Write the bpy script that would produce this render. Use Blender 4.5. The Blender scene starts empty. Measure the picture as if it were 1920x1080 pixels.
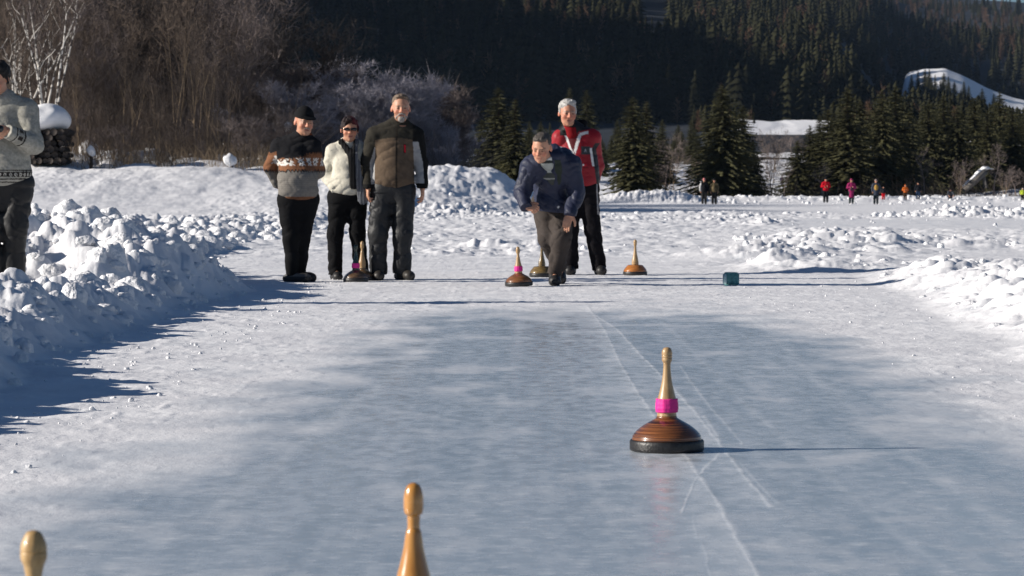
import bpy, math, random
import numpy as np
from mathutils import Vector
R = math.radians
SC = bpy.context.scene
COL = SC.collection

# ------------------------------------------------------------------ camera
F = 5600.0                      # focal length in pixels of a 1920 px wide frame
HC = 0.90                       # camera height over the ice
HOR = 352.0                     # image row of eye level
cam_d = bpy.data.cameras.new('camera'); cam = bpy.data.objects.new('camera', cam_d); COL.objects.link(cam)
cam_d.sensor_width = 36.0; cam_d.lens = 36.0 * F / 1920.0
cam.location = (0, 0, HC)
cam.rotation_euler = (R(90) - math.atan((540 - HOR) / F), 0, 0)
cam_d.clip_start = 0.1; cam_d.clip_end = 9000
cam_d.dof.use_dof = True; cam_d.dof.focus_distance = 16.0; cam_d.dof.aperture_fstop = 13.0
SC.camera = cam

# ------------------------------------------------------------------ light
SUN_EL, SUN_AZ = 21.5, 7.0      # the sun stands left, a little to the camera's side
w = bpy.data.worlds.new('World'); SC.world = w; w.use_nodes = True
nt = w.node_tree
sky = nt.nodes.new('ShaderNodeTexSky'); sky.sky_type = 'NISHITA'; sky.sun_disc = False
sky.sun_elevation = R(SUN_EL); sky.sun_rotation = R(270 - SUN_AZ)
sky.altitude = 900; sky.air_density = 1.0; sky.dust_density = 0.15; sky.ozone_density = 5.0
nt.nodes['Background'].inputs['Strength'].default_value = 0.045
nt.links.new(sky.outputs['Color'], nt.nodes['Background'].inputs['Color'])
sd = bpy.data.lights.new('sun', 'SUN'); sun = bpy.data.objects.new('sun', sd); COL.objects.link(sun)
sd.energy = 5.0; sd.angle = R(0.5); sd.color = (1.0, 0.93, 0.84)
sdir = Vector((-math.cos(R(SUN_EL)) * math.cos(R(SUN_AZ)), -math.cos(R(SUN_EL)) * math.sin(R(SUN_AZ)), math.sin(R(SUN_EL))))
sun.rotation_euler = sdir.to_track_quat('Z', 'Y').to_euler(); sun.location = (-30, -5, 20)
SC.view_settings.view_transform = 'Standard'; SC.view_settings.look = 'None'
SC.view_settings.gamma = 1; SC.view_settings.exposure = 0.38
SC.render.engine = 'CYCLES'
SC.cycles.max_bounces = 5; SC.cycles.diffuse_bounces = 3; SC.cycles.glossy_bounces = 2
SC.cycles.use_denoising = True

# ------------------------------------------------------------------ helpers
def tag(o, label=None, cat=None, group=None, kind=None):
    if label: o['label'] = label
    if cat: o['category'] = cat
    if group: o['group'] = group
    if kind: o['kind'] = kind
    return o
def thing(name, label, cat, loc=(0, 0, 0), rz=0.0, group=None):
    o = bpy.data.objects.new(name, None); COL.objects.link(o)
    o.empty_display_size = 0.2
    o.location = loc; o.rotation_euler = (0, 0, rz)
    return tag(o, label, cat, group)
def obj(name, me, mat, parent=None, smooth=True):
    if mat is not None:
        for m_ in (mat if isinstance(mat, (list, tuple)) else [mat]): me.materials.append(m_)
    if smooth: me.shade_smooth()
    o = bpy.data.objects.new(name, me); COL.objects.link(o)
    if parent is not None: o.parent = parent
    return o
def npmesh(name, V, Fc, cols=None, attrs=None, mi=None):
    """V (n,3); Fc (m,k) int array, or a list of such arrays; cols per-vertex (n,3)"""
    me = bpy.data.meshes.new(name)
    V = np.asarray(V, dtype=np.float32)
    Fs = Fc if isinstance(Fc, list) else [Fc]
    Fs = [np.asarray(f, dtype=np.int32) for f in Fs if len(f)]
    idx = np.concatenate([f.ravel() for f in Fs])
    tot = np.concatenate([np.full(len(f), f.shape[1], dtype=np.int32) for f in Fs])
    st = np.concatenate([[0], np.cumsum(tot)[:-1]]).astype(np.int32)
    me.vertices.add(len(V)); me.vertices.foreach_set('co', V.ravel())
    me.loops.add(len(idx)); me.loops.foreach_set('vertex_index', idx)
    me.polygons.add(len(tot)); me.polygons.foreach_set('loop_start', st)
    if mi is not None: me.polygons.foreach_set('material_index', np.asarray(mi, dtype=np.int32))
    me.update(calc_edges=True)
    if cols is not None:
        a = me.color_attributes.new('Col', 'FLOAT_COLOR', 'POINT')
        c4 = np.ones((len(V), 4), dtype=np.float32); c4[:, :3] = cols
        a.data.foreach_set('color', c4.ravel())
    if attrs:
        for k_, v_ in attrs.items():
            a = me.attributes.new(k_, 'FLOAT', 'POINT'); a.data.foreach_set('value', np.asarray(v_, dtype=np.float32))
    return me
def h32(*ks):
    h = np.zeros(ks[0].shape, dtype=np.uint32)
    for i, k_ in enumerate(ks):
        h ^= (k_.astype(np.int64) & 0xffffffff).astype(np.uint32) * np.uint32([374761393, 668265263, 2246822519, 3266489917][i])
        h = (h ^ (h >> np.uint32(13))) * np.uint32(1274126177)
    return ((h ^ (h >> np.uint32(16))) & np.uint32(0xffffff)).astype(np.float32) / np.float32(0xffffff)
def vn2(x, y, s=0):
    xi = np.floor(x).astype(np.int64); yi = np.floor(y).astype(np.int64)
    fx = x - xi; fy = y - yi; fx = fx*fx*(3-2*fx); fy = fy*fy*(3-2*fy)
    S = np.full(x.shape, s, dtype=np.int64)
    a = h32(xi, yi, S); b = h32(xi+1, yi, S); c = h32(xi, yi+1, S); d = h32(xi+1, yi+1, S)
    return ((a*(1-fx)+b*fx)*(1-fy)+(c*(1-fx)+d*fx)*fy)*2-1
def fbm2(x, y, o=4, s=0, g=0.5):
    r = 0; a = 1.0; t = 0
    for i in range(o):
        cs, sn = math.cos(0.7*i), math.sin(0.7*i)
        r = r + a*vn2((x*cs-y*sn)*2**i, (x*sn+y*cs)*2**i, s+i*17); t += a; a *= g
    return r/t
def bumps(x, y, s=0, fill=.85):
    """rounded clods: the upper shell of jittered spheres, 0..1, cell size 1"""
    xi = np.floor(x).astype(np.int64); yi = np.floor(y).astype(np.int64); out = np.zeros(x.shape)
    S = np.full(x.shape, s, dtype=np.int64)
    for dx in (-1, 0, 1):
        for dy in (-1, 0, 1):
            cx, cy = xi+dx, yi+dy
            px = cx+h32(cx, cy, S); py = cy+h32(cx, cy, S+1); r = .35+.65*h32(cx, cy, S+2)**1.5; on = h32(cx, cy, S+3) < fill
            q = ((x-px)**2+(y-py)**2)/r**2
            out = np.maximum(out, np.where(on & (q < 1), r*np.clip(1-q, 0, 1)**.8, 0))
    return out
def vn3(P, s=0):
    I = np.floor(P).astype(np.int64); f = P-I; f = f*f*(3-2*f)
    r = 0; S = np.full(len(P), s, dtype=np.int64)
    for dx in (0, 1):
        for dy in (0, 1):
            for dz in (0, 1):
                wgt = (f[:, 0] if dx else 1-f[:, 0])*(f[:, 1] if dy else 1-f[:, 1])*(f[:, 2] if dz else 1-f[:, 2])
                r = r + wgt*h32(I[:, 0]+dx, I[:, 1]+dy, I[:, 2]+dz, S)
    return r*2-1
def ss(a, b, x):
    t = np.clip((x-a)/(b-a), 0, 1); return t*t*(3-2*t)
def PX(px, d): return (px-960.0)/F*d            # sideways metres of an image column at distance d
def ZY(py, d): return HC-(py-HOR)/F*d           # height of an image row at distance d
def DG(py, z=0.0): return (HC-z)*F/(py-HOR)     # distance at which the ground shows on an image row

# ------------------------------------------------------------------ materials
def mat(name, col, rough=0.7, spec=0.3, bump=None, noise=None, vcol=False, coat=0.0, metal=0.0, sub=0.0):
    m = bpy.data.materials.new(name); m.use_nodes = True; t = m.node_tree; b = t.nodes['Principled BSDF']
    b.inputs['Base Color'].default_value = (*col, 1); b.inputs['Roughness'].default_value = rough
    b.inputs['Specular IOR Level'].default_value = spec; b.inputs['Metallic'].default_value = metal
    b.inputs['Coat Weight'].default_value = coat; b.inputs['Coat Roughness'].default_value = 0.08
    if sub: b.inputs['Subsurface Weight'].default_value = sub; b.inputs['Subsurface Radius'].default_value = (.02, .008, .004); b.inputs['Subsurface Scale'].default_value = 0.3
    tc = t.nodes.new('ShaderNodeTexCoord')
    src = None
    if vcol:
        a = t.nodes.new('ShaderNodeAttribute'); a.attribute_name = 'Col'; src = a.outputs['Color']
    if noise:   # (scale, amount, stretch)
        mp = t.nodes.new('ShaderNodeMapping'); mp.inputs['Scale'].default_value = noise[2] if len(noise) > 2 else (1, 1, 1)
        t.links.new(tc.outputs['Object'], mp.inputs['Vector'])
        n = t.nodes.new('ShaderNodeTexNoise'); n.inputs['Scale'].default_value = noise[0]; n.inputs['Detail'].default_value = 5
        t.links.new(mp.outputs[0], n.inputs['Vector'])
        mr = t.nodes.new('ShaderNodeMapRange'); mr.inputs[1].default_value = 0.25; mr.inputs[2].default_value = 0.75
        mr.inputs[3].default_value = 1-noise[1]; mr.inputs[4].default_value = 1+noise[1]; t.links.new(n.outputs[0], mr.inputs[0])
        mx = t.nodes.new('ShaderNodeVectorMath'); mx.operation = 'SCALE'
        if src is not None: t.links.new(src, mx.inputs[0])
        else: mx.inputs[0].default_value = col
        t.links.new(mr.outputs[0], mx.inputs['Scale']); src = mx.outputs[0]
    if src is not None: t.links.new(src, b.inputs['Base Color'])
    if bump:    # (scale, strength, distance)
        n2 = t.nodes.new('ShaderNodeTexNoise'); n2.inputs['Scale'].default_value = bump[0]; n2.inputs['Detail'].default_value = 4
        t.links.new(tc.outputs['Object'], n2.inputs['Vector'])
        bp = t.nodes.new('ShaderNodeBump'); bp.inputs['Strength'].default_value = bump[1]; bp.inputs['Distance'].default_value = bump[2]
        t.links.new(n2.outputs[0], bp.inputs['Height']); t.links.new(bp.outputs[0], b.inputs['Normal'])
    return m
# ------------------------------------------------------------------ ground materials
def snow_material():
    m = bpy.data.materials.new('snow'); m.use_nodes = True; t = m.node_tree; b = t.nodes['Principled BSDF']; N = t.nodes; L = t.links
    tc = N.new('ShaderNodeTexCoord')
    def noise(sc, det=4, stretch=(1, 1, 1)):
        mp = N.new('ShaderNodeMapping'); mp.inputs['Scale'].default_value = stretch; L.new(tc.outputs['Object'], mp.inputs['Vector'])
        n = N.new('ShaderNodeTexNoise'); n.inputs['Scale'].default_value = sc; n.inputs['Detail'].default_value = det
        L.new(mp.outputs[0], n.inputs['Vector']); return n.outputs[0]
    def mrange(src, a, b_, c, d):
        r = N.new('ShaderNodeMapRange'); L.new(src, r.inputs[0])
        for i, v in enumerate((a, b_, c, d)): r.inputs[i+1].default_value = v
        return r.outputs[0]
    def mixc(f, a, b_):
        x = N.new('ShaderNodeMix'); x.data_type = 'RGBA'
        if isinstance(f, float): x.inputs[0].default_value = f
        else: L.new(f, x.inputs[0])
        for k_, v in ((6, a), (7, b_)):
            if isinstance(v, tuple): x.inputs[k_].default_value = (*v, 1)
            else: L.new(v, x.inputs[k_])
        return x.outputs[2]
    def mth(op, a, b_):
        x = N.new('ShaderNodeMath'); x.operation = op; x.use_clamp = (op != 'MULTIPLY')
        for k_, v in ((0, a), (1, b_)):
            if isinstance(v, float): x.inputs[k_].default_value = v
            else: L.new(v, x.inputs[k_])
        return x.outputs[0]
    at = N.new('ShaderNodeAttribute'); at.attribute_name = 'ice'
    fr = N.new('ShaderNodeAttribute'); fr.attribute_name = 'frost'
    snowc = mixc(mrange(noise(1.3, 6), .35, .65, 0, 1), (.74, .74, .765), (.86, .86, .875))
    snowc = mixc(mrange(noise(60, 3), .58, .70, 0, .5), snowc, (.93, .93, .93))
    # lane ice: scraped, cloudy, with frost dust and fine scratches
    cl = mrange(noise(1.1, 6, (2.8, .2, 1)), .30, .70, 0, 1)
    icec = mixc(cl, (.315, .38, .45), (.385, .445, .51))
    icec = mixc(mrange(noise(1.0, 5, (5, .16, 1)), .42, .66, 0, .5), icec, (.50, .555, .62))
    icec = mixc(mrange(noise(5, 9, (2.6, .25, 1)), .47, .75, 0, .35), icec, (.60, .64, .69))
    icec = mixc(mrange(noise(34, 6, (.45, 1.2, 1)), .54, .68, 0, .6), icec, (.78, .81, .84))
    icec = mixc(mrange(noise(160, 2), .4, .7, 0, .25), icec, (.72, .74, .77))
    e1 = mth('ADD', at.outputs['Fac'], mrange(noise(2.2, 9, (1.1, .6, 1)), .3, .7, -.34, .34))
    f = mrange(e1, .15, .95, 0, 1)
    base = mixc(f, snowc, icec)
    frn = mth('MULTIPLY', fr.outputs['Fac'], mrange(noise(120, 3), .3, .55, .35, 1))
    base = mixc(frn, base, (.84, .86, .885))
    L.new(base, b.inputs['Base Color'])
    rg = mixc(f, (.75, .75, .75), (.17, .17, .17)); rg = mixc(mth('MULTIPLY', mrange(noise(14, 6, (1, .5, 1)), .4, .7, 0, .6), 1.0), rg, (.6, .6, .6))
    L.new(rg, b.inputs['Roughness'])
    sp = mixc(f, (.12, .12, .12), (.5, .5, .5)); L.new(sp, b.inputs['Specular IOR Level'])
    # fine grain of the snow, fading out on the ice
    hsum = mth('MULTIPLY', noise(38, 5), 1.0)
    bp = N.new('ShaderNodeBump'); bp.inputs['Distance'].default_value = .022
    L.new(mrange(f, 0, 1, .20, .03), bp.inputs['Strength']); L.new(hsum, bp.inputs['Height'])
    bp2 = N.new('ShaderNodeBump'); bp2.inputs['Distance'].default_value = .006
    L.new(mrange(f, 0, 1, .32, .08), bp2.inputs['Strength']); L.new(noise(170, 3), bp2.inputs['Height']); L.new(bp.outputs[0], bp2.inputs['Normal'])
    L.new(bp2.outputs[0], b.inputs['Normal'])
    return m
M_SNOW = snow_material()
M_CLOD = mat('clod_snow', (.86, .86, .875), .7, .15, bump=(34, .8, .035), noise=(3, .04))

# ------------------------------------------------------------------ heights
def base_z(x, y):
    z = -0.24*ss(60, 150, y)
    px = x/np.maximum(y, 1)*F+960
    # the shore on the left, rising behind the field
    sh = ss(96, 142, y)*(1-ss(690, 1000, px))
    z = z+sh*(1.75+.45*(1-ss(430, 600, px))+0.65*fbm2(x/5, y/14, 4, 5))
    # the mound that closes it to the right
    mx, my = PX(872, 128), 127
    q = ((x-mx)/3.6)**2+((y-my)/7)**2
    z = z+1.08*np.exp(-q*1.1)*(1+.3*fbm2(x/1.6, y/2.5, 3, 9)+.16*bumps(x/.9, y/1.6, 811, .7))
    mx2 = PX(950, 129)
    z = z+.55*np.exp(-(((x-mx2)/2.0)**2+((y-129)/6)**2))
    # rising ground at the far side
    z = z+ss(235, 400, y)*(4.6+2.6*ss(1480, 1620, px))
    return z
def bank_left(x, y):
    foot = -2.32-.05*np.sin(y*1.3)+.28*fbm2(y/1.7, y*0, 2, 31)-1.5*ss(26, 34, y)-.8*ss(34, 60, y)
    h = (.54-.24*ss(12.6, 17, y)+.20*ss(22, 26, y))*ss(9.7, 10.9, y)*(1-.5*ss(30, 35, y)-.22*ss(36, 75, y))
    inn = .58*ss(0, .42, foot-x)+.42*ss(.25, 1.7, foot-x)
    back = 1-.35*ss(2.2, 5, foot-x)-.62*ss(.6, 1.0, foot-x)*ss(13.5, 15, y)*(1-ss(23, 24.5, y))
    return h*inn*back, ss(0, .5, foot-x)*ss(9.7, 10.9, y)*(1-ss(75, 95, y)), foot
def height(x, y):
    px = x/np.maximum(y, 1)*F+960
    z = base_z(x, y)
    bl, bm, foot = bank_left(x, y)
    lump = np.abs(fbm2(x*2.6, y*2.6, 4, 3)); lump2 = fbm2(x*6, y*6, 3, 77)
    z = z+bl*(1+.35*fbm2(x*1.1, y*.7, 3, 2))
    sb = (bm > .001)
    if sb.any():
        xs, ys = x[sb], y[sb]; wx = .35*fbm2(xs*2.2, ys*2.2, 3, 201); wy = .35*fbm2(xs*2.2+9, ys*2.2, 3, 202)
        dep = ss(.12, .6, foot[sb]-xs)
        c = .19*bumps(xs/.42+wx, ys/.46+wy, 11, .7)*dep+.11*bumps(xs/.19+wx, ys/.2+wy, 12, .8)*(.35+.65*dep)+.045*bumps(xs/.08+wx, ys/.085+wy, 13, .6)
        z[sb] += bm[sb]*c*(.45+.55*ss(12, 20, ys))*(1-.35*ss(30, 40, ys))*(1-.5*ss(.6, 1.0, foot[sb]-xs)*ss(13.5, 15, ys)*(1-ss(23, 24.5, ys)))-bm[sb]*.05
    # toe of the bank, dusty crumbs towards the lane
    toe = np.exp(-np.clip(x-foot, 0, 9)/.35)*(y < 60)*ss(7, 11, y)
    z = z+toe*.03*np.clip(lump2+.1, 0, 1)
    # right bank, low
    rf = 2.62+.055*(y-15)+.2*fbm2(y/2.2, y*0+3, 2, 44)
    rb = ss(0, .8, x-rf)*ss(9, 16, y)*(1-ss(28, 33, y))
    z = z+rb*(.10+.12*np.abs(fbm2(x*1.7, y*1.5, 4, 21))+.03*fbm2(x*5, y*5, 3, 23)+.10*bumps(x/.34, y/.4, 601, .65)+.05*bumps(x/.13, y/.15, 602, .6))
    # heap behind the lane end on the right with its long tail
    z = z+.21*np.exp(-(((x-2.98)/.26)**2+((y-33.7)/.8)**2))*(1+.4*lump2)
    z = z+.17*np.exp(-(((x-3.2)/.75)**2+((y-38.5)/1.6)**2))*(1+.6*lump2)
    z = z+.12*np.exp(-(((x-3.3)/.8)**2+((y-32.0)/.6)**2))*(1+.5*lump2)
    # crusty field behind the players
    field = ss(31, 37, y)*(1-ss(160, 175, y))
    patch = ss(-.12, .35, fbm2(x/3.2, y/9, 3, 51))
    smooth_far = ss(118, 128, y)*(1-ss(160, 172, y))*ss(980, 1080, px)
    pond = ss(1430, 1520, px)*ss(62, 68, y)*(1-ss(88, 94, y))
    pond = np.maximum(pond, ss(1770, 1840, px)*ss(31, 34, y)*(1-ss(40, 44, y)))
    behind = (1-ss(37.5, 41, y+.9*fbm2(x*.8, y*.3, 3, 68)))*ss(-4.0, -3.0, x)*(1-ss(1.6, 2.4, x))
    calm = np.maximum(np.maximum(smooth_far, pond), behind)
    r1 = np.abs(fbm2(x*3.1, y*1.1, 4, 61)); r2 = fbm2(x*1.1, y*.35, 4, 62)
    chunks = np.clip(vn2(x*5.2, y*2.2, 63)-.35, 0, 1)
    g = (1+np.clip((y-40)/60, 0, 1.2))*(1-.75*(1-ss(500, 640, px))*ss(62, 75, y))
    z = z+field*(1-.93*calm)*((.012+.055*patch)*g*r1+.03*g*r2+.09*g*patch*chunks**1.3+.085*g*patch*bumps(x/.5, y/.8, 301, .5)*ss(.0, .3, fbm2(x/2.2, y/6, 2, 302))+.03*g*bumps(x/.22, y/.35, 303, .35))
    # windrows on the right half
    for (p0, p1, d0, d1, hh, sd_) in ((1640, 2100, 96, 112, .22, 71), (1400, 1760, 37.5, 52, .10, 72), (330, 900, 52, 60, .06, 73), (1180, 1500, 112, 119, .10, 75), (1340, 2000, 44, 50, .10, 76)):
        mk = ss(p0, p0+120, px)*(1-ss(p1-120, p1, px))*ss(d0, d0+(d1-d0)*.35, y)*(1-ss(d1-(d1-d0)*.35, d1, y))
        z = z+mk*hh*(.3+.6*np.abs(fbm2(x*2.4, y*1.2, 4, sd_))+.9*bumps(x/(1.6*hh+.1), y/(2*hh+.15), sd_+400, .8))
    # lit berm at the far side where the strollers are
    bm2 = ss(206, 214, y)*(1-ss(219, 232, y))*ss(985, 1080, px)
    z = z+bm2*(.36+.2*np.abs(fbm2(x*.9, y*.6, 4, 81))+.14*bumps(x/.5, y/.8, 501, .7))
    bm3 = np.exp(-(((x-PX(1268, 207))/2.6)**2+((y-207)/4)**2)); z = z+bm3*.55*(1+.4*lump2)
    bm4 = np.exp(-(((x-PX(1190, 209))/3.2)**2+((y-209)/4)**2)); z = z+bm4*.6*(1+.4*lump2)
    # broken shore snow and drifts further off
    sh = ss(100, 112, y)*(1-ss(820, 1000, px))
    z = z+sh*(.07*np.abs(fbm2(x/1.6, y/5, 4, 91))+.30*ss(130, 138, y)*np.clip(fbm2(x/1.4, y/5, 3, 92)+.1, 0, 1)+.50*ss(124, 131, y)*bumps(x/1.3, y/2.2, 701, .6)+.16*fbm2(x/4, y/9, 2, 93))
    fs = ss(232, 250, y)
    z = z+fs*(.5*np.abs(fbm2(x/4, y/12, 4, 95))+.12*fbm2(x/1.2, y/4, 3, 96))
    # tiny unevenness everywhere but on the ice
    lane = ice_mask(x, y)
    z = z+(1-lane)*(.006*fbm2(x*9, y*9, 3, 97)+.010*np.clip(vn2(x*14, y*11, 98)-.45, 0, 1)*(y < 60))
    return z
def ice_mask(x, y):
    n = .35*fbm2(x*.9, y*.35, 4, 14)+.12*fbm2(x*4, y*1.2, 3, 15)
    l = ss(-1.75, -.55, x+n*.8+.035*(12-np.clip(y, 4, 24)))
    r = 1-ss(1.3, 2.3, x+n*.6+.012*(y-18))
    end = 1-ss(18.5, 25, y+n*3)
    m_ = l*r*(.06+.94*end)
    far = ss(1430, 1520, x/np.maximum(y, 1)*F+960)*ss(64, 68, y)*(1-ss(88, 94, y))*.22
    return np.maximum(m_, far)
def frost_lines(x, y):
    out = np.zeros(x.shape, dtype=np.float32)
    def line(pts, wd, amp, strip=0.0, side=-1, fade=0.0, sd_=0):
        # pts as image pixels on the ice
        P = [(PX(a, DG(b)), DG(b)) for a, b in pts]
        for (x0, y0), (x1, y1) in zip(P, P[1:]):
            sel = (y >= y1) & (y < y0)
            if not sel.any(): continue
            t = (y[sel]-y0)/(y1-y0); t2 = t
            cx = x0+(x1-x0)*t2+.004*vn2(y[sel]*9, y[sel]*0, 5+sd_)
            dx = x[sel]-cx
            wid = wd*(1+.4*vn2(y[sel]*6, y[sel]*0, 8+sd_))
            v = amp*np.exp(-(dx/wid)**2)
            if strip: v = np.maximum(v, strip*np.exp(-np.abs(dx)/.11)*(dx*side > 0))
            out[sel] = np.maximum(out[sel], v)
    line([(1100, 572), (1133, 618), (1162, 680), (1195, 735), (1232, 790), (1290, 862), (1340, 935), (1380, 1005), (1425, 1090)], .009, 1.0, .62)
    line([(1115, 590), (1158, 618), (1200, 665), (1250, 715), (1305, 775), (1352, 835), (1392, 888), (1448, 952)], .009, 1.0, .40, sd_=1)
    line([(1275, 685), (1300, 722), (1330, 760), (1365, 800), (1395, 835)], .006, .5, sd_=2)
    line([(1385, 868), (1400, 880), (1420, 905), (1460, 945)], .006, .45, sd_=3)
    line([(1345, 858), (1322, 880), (1300, 910), (1285, 940), (1280, 962)], .005, .95, sd_=4)
    line([(1300, 962), (1305, 1000), (1325, 1040), (1335, 1090)], .005, .5, sd_=5)
    line([(1318, 780), (1345, 815), (1352, 845), (1325, 880)], .009, .7, sd_=6)
    dash = (vn2(x*30, y*8, 77) > .25)
    line([(880, 620), (800, 650), (720, 720), (640, 780), (560, 840), (400, 960)], .06, .30, sd_=7)
    line([(1420, 600), (1520, 700), (1700, 850), (1920, 1010)], .03, .2, sd_=8)
    line([(1240, 600), (1400, 760), (1560, 900), (1800, 1090)], .02, .25, sd_=9)
    line([(1060, 600), (1080, 760), (1120, 900), (1180, 1090)], .02, .18, sd_=10)
    line([(980, 600), (940, 760), (890, 900), (800, 1090)], .03, .16, sd_=11)
    return np.clip(out, 0, 1)

# ------------------------------------------------------------------ the snow and ice sheet
def build_sheet():
    a_in = np.radians(np.linspace(-10.6, 10.6, 1040))
    st = np.radians(np.array([.05*1.22**i for i in range(1, 26)])); st = np.cumsum(st)
    a = np.concatenate([a_in[0]-st[::-1], a_in, a_in[-1]+st])
    a = a[np.abs(a) < R(46)]
    d = [1.5]
    while d[-1] < 460: d.append(d[-1]*(1.02 if d[-1] < 5 else 1.0028 if 12 < d[-1] < 36 else 1.002 if 118 < d[-1] < 136 else 1.0042))
    d = np.array(d)
    T, D = np.meshgrid(np.tan(a), d); X = (T*D).ravel(); Y = D.ravel()
    Z = height(X, Y)
    # a hair of relief along the worn tracks
    ice = ice_mask(X, Y); fr = frost_lines(X, Y)
    Z = Z+.0008*fr
    nx, ny = len(a), len(d)
    i = np.arange((ny-1)*(nx-1)); r = i//(nx-1); c = i % (nx-1); v = r*nx+c
    Fc = np.stack([v, v+1, v+nx+1, v+nx], 1)
    me = npmesh('snow_field', np.stack([X, Y, Z], 1), Fc, attrs={'ice': ice, 'frost': fr})
    o = obj('snow_field', me, M_SNOW); tag(o, kind='structure')
build_sheet()
def flat(name, pts, m):
    V = np.array(pts); me = npmesh(name, V, np.array([[0, 1, 2, 3]])); o = obj(name, me, m, smooth=False); tag(o, kind='structure'); return o
flat('ground', [(-6000, -3000, -1.6), (6000, -3000, -1.6), (6000, 6000, -1.6), (-6000, 6000, -1.6)], M_CLOD)

# ------------------------------------------------------------------ snow clods of the banks: one uncountable mass each
def ico(sub=2):
    import bmesh
    bm = bmesh.new(); bmesh.ops.create_icosphere(bm, subdivisions=sub, radius=1)
    V = np.array([v.co[:] for v in bm.verts]); Fc = np.array([[v.index for v in f.verts] for f in bm.faces]); bm.free(); return V, Fc
ICO2, ICOF2 = ico(3); ICO1, ICOF1 = ico(2)
def clods(name, pts, seed, label):
    rng = np.random.default_rng(seed); Vs = []; Fs = []; n = 0
    for (x, y, z, r, big) in pts:
        B, BF = (ICO2, ICOF2) if big else (ICO1, ICOF1)
        s = rng.uniform(.7, 1.25, 3)*r; s[2] *= .85
        off = rng.uniform(0, 99, 3)
        P = B*(1+.30*vn3(B*1.5+off, 3)+(.13*vn3(B*4+off, 4))+(.06*vn3(B*9+off, 5) if big else 0))[:, None]
        a = rng.uniform(0, 6.3); c_, s_ = math.cos(a), math.sin(a)
        P = P*s; P = np.stack([P[:, 0]*c_-P[:, 1]*s_, P[:, 0]*s_+P[:, 1]*c_, P[:, 2]], 1)+np.array([x, y, z])
        Vs.append(P); Fs.append(BF+n); n += len(P)
    me = npmesh(name, np.concatenate(Vs), np.concatenate(Fs)); o = obj(name, me, M_CLOD); tag(o, kind='stuff'); o['label'] = label
    return o
def build_banks():
    rng = np.random.default_rng(5)
    n = 3600
    y = 10.0+(rng.random(n)**1.15)*30; x = -2.15-rng.random(n)**1.3*4.2-1.5*ss(26, 34, y)
    keep = x > -(y*.2+1.0); x, y = x[keep], y[keep]
    _, _, foot = bank_left(x, y); dep = foot-x
    k = (dep > -.12) & (rng.random(len(x)) < .35+.65*ss(0, .4, dep)); x, y, dep = x[k], y[k], dep[k]
    z = height(x, y)
    r = (.03+.115*rng.random(len(x))**3.2)*(.45+.55*ss(0, .5, dep)); r = r*(1-.25*ss(30, 38, y))
    pts = [(x[i], y[i], z[i]-r[i]*.25, r[i], r[i] > .06) for i in range(len(x))]
    # the row of clods running on behind the bank
    n = 200; y2 = rng.uniform(40, 66, n); x2 = PX(rng.uniform(330, 535, n), 53)+rng.normal(0, .12, n)
    z2 = height(x2, y2); r2 = .05+.15*rng.random(n)**2.5
    pts += [(x2[i], y2[i], z2[i]-r2[i]*.1, r2[i], r2[i] > .1) for i in range(n)]
    clods('snow_bank', pts, 6, 'heaped shovelled snow clods along the left side of the lane')
    pts = []
    n = 700; y = rng.uniform(14, 36, n); x = 2.5+rng.random(n)*2.9; k = x < y*.2+.8; x, y = x[k], y[k]
    k = rng.random(len(x)) < ss(2.5, 3.1, x-.055*(y-15)); x, y = x[k], y[k]; r = .008+.05*rng.random(len(x))**4; z = height(x, y)-r*.3
    pts += [(x[i], y[i], z[i], r[i], False) for i in range(len(x))]
    def patch(p0, p1, d0, d1, n, r0, r1, pw=2.5):
        yy = rng.uniform(d0, d1, n); xx = PX(rng.uniform(p0, p1, n), yy); zz = height(xx, yy); rr = r0+r1*rng.random(n)**pw
        return [(xx[i], yy[i], zz[i]+rr[i]*.1, rr[i], False) for i in range(n)]
    pts += patch(1390, 1620, 33, 56, 120, .012, .06, 4)
    pts += patch(1640, 1960, 97, 112, 260, .03, .14)
    pts += patch(1250, 1960, 205, 219, 260, .04, .16)
    pts += patch(1380, 1960, 44, 52, 90, .015, .08, 4)
    pts += patch(780, 1560, 100, 122, 60, .03, .13, 4)
    pts += patch(540, 1960, 38, 100, 260, .010, .05, 4)
    pts += patch(800, 960, 134, 150, 90, .08, .3)
    pts += patch(60, 800, 132, 140, 70, .1, .45)
    pts += [(PX(1705, 55), 55, .02, .085, True), (PX(1712, 55), 55.2, .04, .07, True), (PX(1402, 96), 96, -.1, .25, True)]
    clods('snow_crumbs', pts, 8, 'loose lumps of broken snow strewn over the field and right bank')
    pts = []
    n = 600; y = rng.uniform(6, 30, n); x = -1.5-rng.random(n)*.9; 
    pts += [(x[i], y[i], 0.003, .003+.011*rng.random()**4, False) for i in range(n)]
    n = 160; y = rng.uniform(8, 30, n); x = 1.9+rng.random(n)*1.4
    pts += [(x[i], y[i], 0.002, .003+.009*rng.random()**4, False) for i in range(n)]
    clods('snow_grit', pts, 9, 'fine snow grains scattered on the lane margins')
build_banks()
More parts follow.
